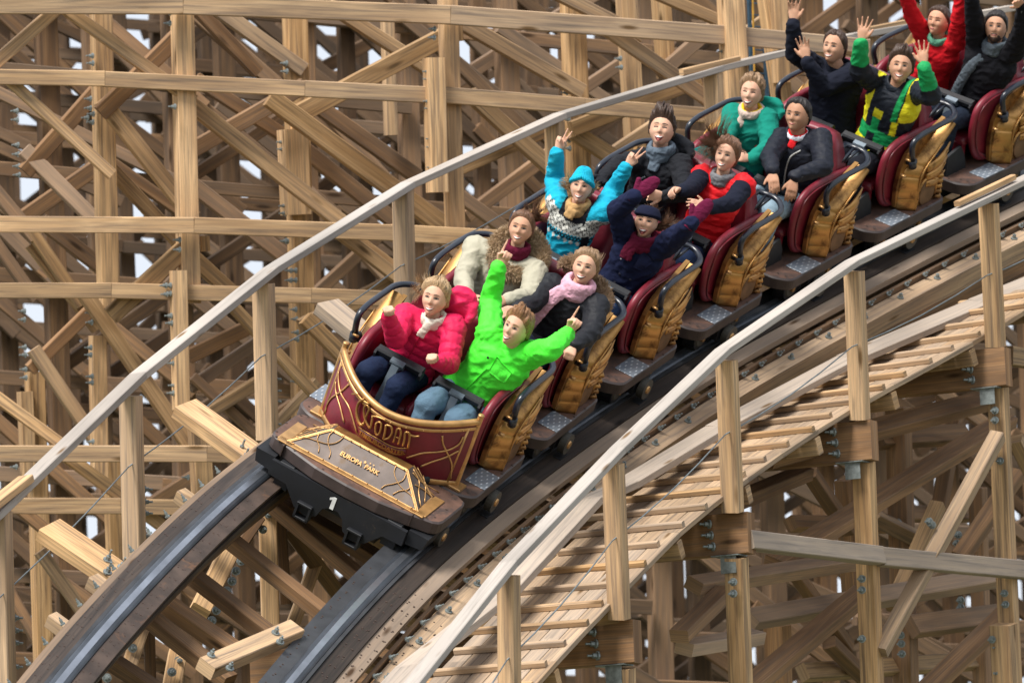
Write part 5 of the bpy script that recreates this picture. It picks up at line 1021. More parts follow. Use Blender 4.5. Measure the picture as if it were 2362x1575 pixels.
def person(S):
    k = S['car'] - 1; fr = FR[k]; s_ = S['side']; fem = S['fem']; reg = S['r']; P_ = lambda key: px(reg, *S[key]); T_ = S.get('T', .50 if fem else .54); bw = S.get('bw', .92 if fem else 1.05)
    lseat = V(s_ * .228, -.955 + S.get('fwd', 0), .58); hip = fr.c(*lseat)
    nl_ = fr.inv(P_('neck'), y=S.get('ny', -.95)); nk_ = fr.c(*nl_); d0_ = np.linalg.norm(nk_ - hip); T_ = float(np.clip(d0_, T_ * .94, T_ * 1.08))
    cand = [ray_at(P_('neck'), hip, T_, q) for q in (1, -1)]
    loc = lambda p: V((p - fr.O) @ fr.L, (p - fr.O) @ fr.F, (p - fr.O) @ fr.U)
    neck, rt = min(cand, key=lambda c: abs(loc(c[0])[1] + .95)); info = [S['id'], 'neck loc', loc(neck).round(2), 'r', round(rt, 2)]
    dn = -neck[2]; kz = fr.L[2] / fr.L[0] * .8 + S.get('yaw', 0)
    sh = []
    for q in ('shL', 'shR'):
        p = P_(q); dx = (p[0] - PW / 2) * dn / FPX - neck[0]; sh.append(unp(p[0], p[1], dn - dx * kz + .01))
    info += ['sh', [round(float(np.linalg.norm(a - neck)), 2) for a in sh]]
    ua, fa = (.265, .235) if fem else (.285, .255); ua *= S.get('arm', 1); fa *= S.get('arm', 1); J = []
    for q, s0 in (('L', sh[0]), ('R', sh[1])):
        sg = S.get('sg' + q, (1, 1)); e_, r1 = ray_at(P_('el' + q), s0, ua, sg[0]); w_, r2 = ray_at(P_('wr' + q), e_, fa, sg[1]); J.append((s0, e_, w_)); info += [q, round(r1, 2), round(r2, 2)]
    print(*info)
    z = nrm(neck - hip); x = sh[1] - sh[0]; x = nrm(x - z * np.dot(x, z)); y = np.cross(z, x); axw = (Wd(x), Wd(y), Wd(z))
    hipw, neckw = Wp(hip), Wp(neck); root = Matrix.Identity(4)
    for j in range(3):
        for i in range(3): root[i][j] = axw[j][i]
    root.translation = Vector(hipw)
    hd_ = S['head']; hp = px(reg, hd_[0], hd_[1]); hc = unp(hp[0], hp[1], dn - S.get('hz', .05)); roll, yaw, pit = [math.radians(a) for a in hd_[2:5]]; hs = S.get('hs', 1.0) * (.98 if fem else 1.0)
    Rh = rot((0, 0, 1), -roll) @ rot((0, 1, 0), yaw) @ rot((1, 0, 0), pit); hx, hy, hz_ = Rh @ V(1, 0, 0), Rh @ V(0, 0, -1), Rh @ V(0, 1, 0); fw_ = [1, .97, 1.04, 1.0, .96, 1.03, 1.0, .95, 1.02][(S['id'] * 5) % 9]; fh_ = [1, 1.04, .97, 1.02, .96, 1.0, 1.03][(S['id'] * 3) % 7]; HM = np.stack([Wd(hx) * fw_, Wd(hy), Wd(hz_) * fh_], 1) * hs; hcw = Wp(hc)
    H2 = lambda a: np.asarray(a) @ HM.T + hcw
    JW = [[Wp(q) for q in j] for j in J]; info = []
    # legs
    kn, an, to = [], [], []
    for q in (-1, 1):
        ko = S.get('knee', 0); kn.append(fr.w(s_ * .228 + q * .11, -.52 + ko, .640)); an.append(fr.w(s_ * .228 + q * .10, -.45 + ko, .30)); to.append(fr.w(s_ * .228 + q * .11, -.34 + ko, .29))
    # body, one surface
    b = MB(); torso(b, hipw, axw, T_, bw, -.012, -.012)
    b.caps(neckw - axw[2] * .03, H2((0, .015, -.075)), .052 * (.92 if fem else 1.08), .050 * (.92 if fem else 1.08))
    for (a_, e_, w_), q in zip(JW, 'LR'):
        b.caps(hipw + axw[2] * T_ * .80 + (a_ - hipw - axw[2] * T_ * .8) * .45, a_, .06, .050); b.caps(a_, e_, .047, .038); b.caps(e_, w_, .038, .026)
        hsp = S['hand' + q]; tip = ray_at(px(reg, *hsp[1:3]), Wc(w_), .15, hsp[4] if len(hsp) > 4 else 1)[0]; d = Wp(tip) - w_; n_ = Wd(hsp[5]) if len(hsp) > 5 else Wd((0, -.15, 1.))
        if hsp[0] != 'mitten': hand(b, w_ + nrm(d) * .02, d, n_, hsp[3], hsp[0], .93 if fem else 1.02)
    for i in (0, 1): b.caps(hipw + axw[0] * (.085 * (2 * i - 1)), kn[i], .078, .056); b.caps(kn[i], an[i], .052, .038); b.caps(an[i], to[i], .04, .03)
    bv, bn, bf = remesh(b, .0068, 2)
    hv, hf, _ = grid_head(fem); allv = [bv]; allf = list(bf); mi = [0] * len(bf); o_ = len(bv)
    def app(vs, fs, slot):
        nonlocal o_
        allv.append(np.asarray(vs)); allf.extend([tuple(o_ + j for j in f) for f in fs]); mi.extend([slot] * len(fs)); o_ += len(vs)
    app(H2(hv), hf, 0)
    for vs, fs, slot in face_patches(fem, S['expr'], S.get('brow', 'dark'), S.get('gaze', 0), S.get('tw', 1)): app(H2(vs), fs, slot)
    for q in (-1, 1):
        e = MB(); ea = .074 if fem else .079; e.ell((q * ea, .008, -.004), (nrm((q * .45, .3, .1)), nrm((0, 1, -.25)), nrm((0, .25, 1))), (.007, .016, .031), 12, 8); e.ell((q * (ea + .003), .002, -.002), (nrm((q * .5, .4, .1)), V(0, 1, -.25), V(0, .25, 1)), (.005, .009, .018), 8, 6)
        app(H2(e.v), e.f, 0)
    R0 = thing_root = raw('person', to_local(root, np.vstack(allv)), allf, [M[S['skin']], M['eyew'], M['iris'], M['lip'], M['teeth'], M['mouth'], M['lash'], M['h_' + S['hair']]], None, mi)
    R0.matrix_world = root; tag(R0, S['label'], 'person', 'riders on the roller coaster')
    # hair
    if not S.get('nohair'):
        vs, fs, _ = grid_head(fem, hair_off(S.get('style', {}), fem, S['id'] * 3.1)); hb = MB(); hb.add(H2(vs), fs, None, (1, 0), 0, True)
    else: hb = MB()
    for st in S.get('strands', []): strands(hb, H2(st[0]), Wd(st[1]), *st[2:], seed=S['id'] * 10 + len(hb.v) % 7)
    for bl in S.get('buns', []): hb.ell(H2(bl[0]), E3, bl[1], 14, 9)
    if hb.v:
        if not S.get('nohair'):
            rs_ = np.random.default_rng(S['id'])
            for _ in range(S.get('wisps', 90)):
                th = rs_.uniform(-3.1, 3.1); ph = rs_.uniform(.25, 1.5); c_ = head_pts(np.array([th]), np.array([ph]), fem, np.array([.012]))[0]
                if c_[2] < .095 and abs(th) < 1.3: continue
                d_ = nrm(V(rs_.normal(-.2, .5), .4 + rs_.normal(0, .4), rs_.normal(.1, .4))); strands(hb, H2(c_), nrm(HM @ d_), 1, S.get('wl', .035), .2, .8, .0008, int(rs_.integers(1e6)), .002)
        raw('hair', to_local(root, hb.v), hb.f, M['h_' + S['hair']], R0)
    # trousers and shoes
    b = MB()
    for i in (0, 1): b.caps(hipw + axw[0] * (.088 * (2 * i - 1)), kn[i], .096 * S.get('lw', 1), .078 * S.get('lw', 1), 14); b.caps(kn[i], an[i], .070 * S.get('lw', 1), .056, 14)
    torso(b, hipw, axw, T_, bw, .006, .006, top=4); v_, n_, f_ = remesh(b, .010, 4); v_ = wrinkle(v_, n_, .0035, 13, S['id'])
    raw('trousers', to_local(root, v_), f_, M['denim'], R0, col=np.tile(V(S['legs']), (len(v_), 1)))
    b = MB()
    for i in (0, 1): b.caps(an[i] - (to[i] - an[i]) * .2, to[i] + (to[i] - an[i]) * .5, .05, .042)
    v_, n_, f_ = remesh(b, .014, 2); raw('shoes', to_local(root, v_), f_, M['rubber'], R0)
    # jacket
    g = S.get('g', .030); seg0 = [(j[0], j[1], .06) for j in JW] + [(j[1], j[2], .05) for j in JW] + [(hipw, neckw, .15)]
    def garment(name, col, mat, gr, arms=True, body=True, voxel=.0095, wr=.006, ws=11., quilt=None, cuff=.0, af=1.):
        b = MB()
        if body: torso(b, hipw, axw, T_, bw, gr * .55, gr * .6, S.get('taper', .08), 9)
        for a_, e_, w_ in JW:
            if body: b.caps(hipw + axw[2] * T_ * .76 + (a_ - hipw - axw[2] * T_ * .76) * .35, a_, .070 + gr * .8, .052 + gr)
            if arms: b.caps(a_, e_, .048 + gr * af, .042 + gr * .8 * af, 14); b.caps(e_, w_ - nrm(w_ - e_) * cuff, .042 + gr * .8 * af, .030 + gr * .55 * af, 14)
            elif not body: pass
        v_, n_, f_ = remesh(b, voxel, 3); par, idx = seg_param(v_, seg0); v_ = wrinkle(v_, n_, wr, ws, S['id'])
        if quilt:
            L0 = [np.linalg.norm(q[1] - q[0]) for q in seg0]; pr = par + np.where((idx == 2) | (idx == 3), ua, 0); lz = to_local(root, v_)[:, 2]; ph_ = np.where(idx == 4, lz, pr) / quilt[0]
            nz_ = np.array([noise.noise(Vector(p) * 14) for p in v_]); v_ = v_ - n_ * (quilt[1] * (1 - np.abs(np.sin(math.pi * (ph_ + .05 * nz_))) ** .45))[:, None]
        lv = to_local(root, v_); C_ = col(lv, par, idx) if callable(col) else np.tile(V(col), (len(v_), 1)); return raw(name, lv, f_, M[mat], R0, col=C_)
    for gspec in S['tops']: garment(**gspec)
    # extras
    fhp = lambda p: hipw + axw[0] * p[0] + axw[1] * p[1] + axw[2] * p[2]
    for ex in S.get('extra', []):
        kind = ex[0]
        if kind == 'scarf':                          # ('scarf', colour, radius, tube, loops, tail points or None, mat)
            _, colr, rad, tb, loops, tail, mt = ex; b = MB(); NB_ = neckw + (H2((0, .01, -.10)) - neckw) * .45; hz2 = nrm(nrm(hcw - neckw) + axw[2])
            a1 = nrm(axw[0] - hz2 * np.dot(axw[0], hz2)); a2 = np.cross(hz2, a1)
            for l_ in range(loops):
                off = (l_ - (loops - 1) / 2) * tb * 1.0 - .008; b.tube([NB_ + hz2 * (off + .012 * math.sin(a + l_)) + a1 * math.cos(a) * (rad + .006 * math.sin(3 * a + l_)) - a2 * (-1) * math.sin(a) * rad * .95 - a2 * .012 - hz2 * .018 * max(0, -math.sin(a)) * 0 for a in np.linspace(0, 2 * math.pi, 26, endpoint=False)], tb, 12, closed=True, flat=(.72, 1.15, hz2))
            if tail: b.tube([fhp(p) for p in crom(tail, 5)], tb * 1.15, 12, flat=(1.1, .45, axw[1]))
            v_, n_, f_ = remesh(b, .0085, 2); v_ = wrinkle(v_, n_, .005, 34, S['id'] + 5, True); raw('scarf', to_local(root, v_), f_, M[mt], R0, col=np.tile(V(colr), (len(v_), 1)))
        elif kind == 'collar':                       # standing collar / hood roll
            _, colr, rad, tb, zo, mt = ex; b = MB(); NB_ = neckw + axw[2] * zo
            b.tube([NB_ + axw[0] * math.cos(a) * rad + axw[1] * (math.sin(a) * rad * .85 + .01) - axw[2] * .030 * (math.sin(a) < 0) * abs(math.sin(a)) for a in np.linspace(0, 2 * math.pi, 22, endpoint=False)], tb, 10, closed=True, flat=(.55, 1.5, axw[2]))
            v_, n_, f_ = remesh(b, .008, 2); raw('collar', to_local(root, v_), f_, M[mt], R0, col=np.tile(V(colr), (len(v_), 1)))
        elif kind == 'hood':                         # soft hood lying behind the head: (.., colour, offset point in torso frame, radii, mat)
            _, colr, cen_, rr, mt = ex; b = MB(); c = fhp(cen_); b.ell(c + axw[1] * .035 + axw[2] * rr[2] * .25, axw, (rr[0] * .95, .045, rr[2] * .8)); b.tube([c + axw[0] * math.cos(a) * rr[0] + axw[1] * math.sin(a) * rr[1] + axw[2] * (rr[2] * (.35 + .65 * math.sin(a))) for a in np.linspace(-.35, math.pi + .35, 18)], [.018 + rr[3] * math.sin(math.pi * i / 17) for i in range(18)], 12)
            v_, n_, f_ = remesh(b, .009, 2); v_ = wrinkle(v_, n_, .010, 9, S['id'] + 2); raw('hood', to_local(root, v_), f_, M[mt], R0, col=np.tile(V(colr), (len(v_), 1)))
        elif kind == 'fur':                          # ('fur', hair key, centre, rx, ry, lift, tube, n)
            _, hk, cen_, rx, ry, lift, tb, n0, a0, a1_ = ex; b = MB(); c = fhp(cen_); rs_ = np.random.default_rng(S['id']); path = lambda a: c + axw[0] * math.cos(a) * rx + axw[1] * math.sin(a) * ry + axw[2] * lift * math.sin(a)
            aa = np.linspace(a0, a1_, 26); b.tube([path(a) for a in aa], tb, 10)
            for _ in range(n0):
                a = rs_.uniform(a0, a1_); p = path(a); tg = nrm(path(a + .05) - p); d_ = rs_.normal(0, 1, 3); d_ = nrm(d_ - tg * np.dot(d_, tg)); q = p + d_ * tb * .92; dd = nrm(d_ * .6 + rs_.normal(0, .28, 3) + tg * .5 + axw[2] * -.2); l_ = rs_.uniform(.022, .042)
                b.tube([q, q + dd * l_ * .5, q + dd * l_ + V(rs_.normal(0, .004, 3))], [.0030, .0024, .0010], 3, cap=False)
            raw('fur_trim', to_local(root, b.v), b.f, M['h_' + hk], R0)
        elif kind == 'hat':
            _, colr, lo_ = ex
            def off(T2_, P2_):
                B_ = head_pts(T2_, P2_, fem); z = B_[..., 2]; line = np.interp(np.abs(T2_), [0, 1.2, 3.15], lo_); k_ = sstep(-.004, .006, z - line); rib = .0035 * np.abs(np.sin(T2_ * 15)); bandz = sstep(.030, .024, z - line) * .007
                return k_ * (.020 + rib + bandz + .018 * sstep(.07, .12, z)) - .008 + (1 - k_) * -.004
            vs, fs, _ = grid_head(fem, off, 120, 60); raw('knit_hat', to_local(root, H2(vs)), fs, M['knit'], R0, col=np.tile(V(colr), (len(vs), 1)))
        elif kind == 'headband':
            _, colr = ex
            def off(T2_, P2_):
                B_ = head_pts(T2_, P2_, fem); z = B_[..., 2] + .012 * (np.cos(T2_) * -1 + 1); return sstep(.038, .046, z) * sstep(.108, .098, z) * .033 - .008
            vs, fs, _ = grid_head(fem, off, 72, 64); raw('headband', to_local(root, H2(vs)), fs, M['wool'], R0, col=np.tile(V(colr), (len(vs), 1)))
        elif kind == 'beard':
            def off(T2_, P2_):
                B_ = head_pts(T2_, P2_, fem); z = B_[..., 2]; at = np.abs(T2_); k_ = sstep(-.045, -.060, z + .02 * sstep(.5, 1.2, at)) * sstep(1.75, 1.5, at) + np.exp(-((z + .047) / .005) ** 2) * (at < .35); mouth_ = np.exp(-((z + .062) / .008) ** 2) * (np.abs(B_[..., 0]) < .026); return np.clip(k_ - mouth_ * 1.2, 0, 1) * .0062 - .004
            vs, fs, _ = grid_head(fem, off, 96, 70); raw('beard', to_local(root, H2(vs)), fs, M['h_dbrown'], R0)
        elif kind == 'mittens':
            b = MB()
            for (a_, e_, w_), q in zip(JW, 'LR'):
                hsp = S['hand' + q]
                if hsp[0] != 'mitten': continue
                tip = ray_at(px(reg, *hsp[1:3]), Wc(w_), .15, 1)[0]; mb2 = MB(); mitten(mb2, w_, Wp(tip) - w_, Wd(hsp[5]) if len(hsp) > 5 else Wd((0, -.1, 1)), hsp[3], ex[2] if len(ex) > 2 else 1.); v_, n_, f_ = remesh(mb2, .006, 3); v_ = wrinkle(v_, n_, .003, 20, 3)
                raw('mitten', to_local(root, v_), f_, M['knit'], R0, col=np.tile(V(ex[1]), (len(v_), 1)))
        elif kind == 'gloves':
            for (a_, e_, w_), q in zip(JW, 'LR'):
                if q not in ex[2]: continue
                hsp = S['hand' + q]; mb2 = MB(); tip = ray_at(px(reg, *hsp[1:3]), Wc(w_), .15, hsp[4] if len(hsp) > 4 else 1)[0]; d = Wp(tip) - w_; hand(mb2, w_ + nrm(d) * .015, d, Wd(hsp[5]) if len(hsp) > 5 else Wd((0, -.15, 1)), hsp[3], hsp[0], 1.12); mb2.caps(w_ - nrm(d) * .03, w_ + nrm(d) * .03, .038, .034); v_, n_, f_ = remesh(mb2, .007, 1)
                for _ in range(1): v_ = v_ + n_ * .004
                raw('glove', to_local(root, v_), f_, M['knit'], R0, col=np.tile(V(ex[1]), (len(v_), 1)))
        elif kind == 'cuff':
            for (a_, e_, w_), q in zip(JW, 'LR'):
                if q not in ex[2]: continue
                t_ = nrm(w_ - e_); b = MB(); b.tube([w_ - t_ * ex[4], w_ - t_ * .012, w_ - t_ * .002], [ex[3], ex[3] * .96, ex[3] * .8], 18); raw('cuff', to_local(root, b.v), b.f, M['knit'], R0, col=np.tile(V(ex[1]), (len(b.v), 1)))
        elif kind == 'watch':
            a_, e_, w_ = JW['LR'.index(ex[1])]; t_ = nrm(w_ - e_); b = MB(); c = w_ - t_ * ex[2]; u = nrm(Wd((0, 0, 1)) - t_ * np.dot(Wd((0, 0, 1)), t_)); b.tube([c - t_ * .012, c + t_ * .012], .036, 18); b.tube([c + u * .034, c + u * .045], .021, 16); raw('watch', to_local(root, b.v), b.f, M['plate'], R0, smooth=False)
        elif kind == 'line':                          # thin raised line on the chest (zip, seam): points in torso frame (x, z), y found by ray
            _, colr, pts, r_, mt, nm = ex; tree = BVHTree.FromPolygons([v.co for v in R0.children[-1 if False else [i for i, c in enumerate(R0.children) if c.name.startswith(('jacket', 'sweater', 'coat', 'vest', 'parka'))][0]].data.vertices], [tuple(p.vertices) for p in [c for c in R0.children if c.name.startswith(('jacket', 'sweater', 'coat', 'vest', 'parka'))][0].data.polygons])
            Q = []
            for p in crom([(a_, 0, z_) for a_, z_ in pts], 5):
                h = tree.ray_cast(Vector((p[0], -1, p[2])), Vector((0, 1, 0)))
                if h[0]: Q.append(V(h[0]) - V(0, .002, 0))
            if len(Q) > 1:
                b = MB(); b.tube(Q, r_, 6, flat=(1, .6, (0, 1, 0))); raw(nm, b.v, b.f, M[mt], R0, col=np.tile(V(colr), (len(b.v), 1)))
        elif kind == 'dots':
            _, colr, pts, r_, nm = ex; ch = [c for c in R0.children if c.name.startswith(('jacket', 'sweater', 'coat', 'vest', 'parka'))][0]; tree = BVHTree.FromPolygons([v.co for v in ch.data.vertices], [tuple(p.vertices) for p in ch.data.polygons])
            for (a_, z_) in pts:
                h = tree.ray_cast(Vector((a_, -1, z_)), Vector((0, 1, 0)))
                if h[0]: b = MB(); b.ell(V(h[0]), E3, (r_, .004, r_), 10, 6); raw(nm, b.v, b.f, M['shell'], R0, col=np.tile(V(colr), (len(b.v), 1)))
        elif kind == 'lapel':                         # flat patch on chest: polygon (x,z)
            _, colr, pts, mt, nm, th_ = ex; ch = [c for c in R0.children if c.name.startswith(('jacket', 'sweater', 'coat', 'vest', 'parka'))][0]; tree = BVHTree.FromPolygons([v.co for v in ch.data.vertices], [tuple(p.vertices) for p in ch.data.polygons])
            (x0, z0), (x1, z1), (x2, z2), (x3, z3) = pts; n_ = 9; vs = []
            for lf in (th_, -.004):
                for j in range(n_ + 1):
                    for i in range(n_ + 1):
                        u, v = i / n_, j / n_; xx = (x0 * (1 - u) + x1 * u) * (1 - v) + (x3 * (1 - u) + x2 * u) * v; zz = (z0 * (1 - u) + z1 * u) * (1 - v) + (z3 * (1 - u) + z2 * u) * v
                        h = tree.ray_cast(Vector((xx, -1, zz)), Vector((0, 1, 0))); yy = h[0].y if h[0] else -.08; vs.append((xx, yy - lf, zz))
            n1 = n_ + 1; m1 = n1 * n1; fs = [(j * n1 + i, j * n1 + i + 1, (j + 1) * n1 + i + 1, (j + 1) * n1 + i) for j in range(n_) for i in range(n_)]; fs += [tuple(m1 + q for q in f[::-1]) for f in fs]
            rim = [i for i in range(n1)] + [j * n1 + n_ for j in range(1, n1)] + [n_ * n1 + i for i in range(n_ - 1, -1, -1)] + [j * n1 for j in range(n_ - 1, 0, -1)]; fs += [(rim[i], rim[(i + 1) % len(rim)], m1 + rim[(i + 1) % len(rim)], m1 + rim[i]) for i in range(len(rim))]
            raw(nm, vs, fs, M[mt], R0, col=np.tile(V(colr), (len(vs), 1)))
    return R0
def Wc(p): return RW.T @ (V(p) - CAM)
def wrinkle(v_, n_, amp, scale, seed, fine=False):
    o = Vector((seed * 7.3, seed * 3.1, seed * 1.7)); r = np.empty(len(v_))
    for i, p in enumerate(v_):
        q = Vector((p[0] * scale, p[1] * scale, p[2] * scale * (1.7 if not fine else 1))) + o; w_ = noise.noise_vector(q * .5) * .8; a = noise.noise(q + w_); r[i] = (.5 - abs(a) * 2.2) + .4 * noise.noise(q * 2.3)
    return v_ + n_ * (np.clip(r, -1, .6) * amp)[:, None]
BLK = (.014, .015, .019); NAVY = (.008, .012, .040); MAR = (.10, .006, .024)
def nordic(lv, par, idx):
    x, z = lv[:, 0], lv[:, 2]; C = np.tile(V(.012, .36, .52), (len(lv), 1)); tor = idx == 4; ax_ = np.abs(x); yz = z - .9 * np.clip(ax_ - .07, 0, 1) * 0 - .35 * ax_
    blk = V(.010, .011, .016); wh = V(.62, .62, .56)
    up_ = tor | ((idx < 2) & (par < .05)); top_ = z + .0 * x
    yoke = up_ & (z > .40) & (ax_ < .10); C[yoke] = blk
    band = up_ & (z > .325) & (z < .405 + .6 * np.clip(ax_ - .04, 0, .12)) & ~(yoke & (z > .415)); m_ = (np.sin(x * 150) * np.sin(z * 150) > -.15) ^ (np.abs(np.sin(x * 75 + z * 75)) < .25); C[band] = wh; C[band & ~m_] = blk
    strp = up_ & (z > .315) & (z < .327) & (np.sin(x * 260) > 0); C[strp] = wh
    lat_ = up_ & (z > .272) & (z < .315); f_ = np.abs(((x * 22) % 1) - .5) * 2; g_ = (z - .272) / .043; C[lat_ & (np.abs(f_ - g_) < .22)] = blk; C[lat_ & (np.abs(f_ - (1 - g_)) < .2)] = blk
    dm = up_ & (np.abs(z - .262) / .021 + np.abs(((x * 22 + .5) % 1) - .5) / .36 < 1); C[dm] = wh
    C[(idx == 4) & (x > .105) & (x < .15) & (z < .33)] = blk
    return C
def blocks(lv, par, idx):
    x, z = lv[:, 0], lv[:, 2]; G = V(.01, .30, .085); Y_ = V(.72, .66, .02); D = V(.012, .016, .024); C = np.tile(D, (len(lv), 1)); t = idx == 4
    C[t & (z < .135)] = Y_; C[t & (z < .135) & (x < -.03) & (x > -.09)] = D
    C[t & (z >= .135) & (z < .235)] = G; C[t & (z >= .10) & (z < .20) & (x > -.085) & (x < -.02)] = D
    C[t & (z >= .235) & (z < .33) & (x > -.07) & (x < -.01)] = G; C[t & (z >= .33) & (z < .40) & (x > -.075) & (x < .0)] = Y_
    C[t & (z > .235) & (z < .35) & (x > .08) & (x < .125)] = Y_; C[t & (z > .35) & (x > .07) & (x < .11)] = G; C[t & (z > .24) & (x < -.125)] = Y_; C[t & (z > .36) & (np.abs(x) > .12)] = Y_
    C[(idx < 2) & (par < .05)] = D; a = (idx == 2) | (idx == 3); C[a & (par > .09)] = G; return C
def cuffed(c, c2, p0): 
    def f(lv, par, idx): C = np.tile(V(c), (len(lv), 1)); C[((idx == 2) | (idx == 3)) & (par > p0)] = V(c2); return C
    return f
W = V(-.3, .1, .2)      # the wind blows the hair back and to the picture's left
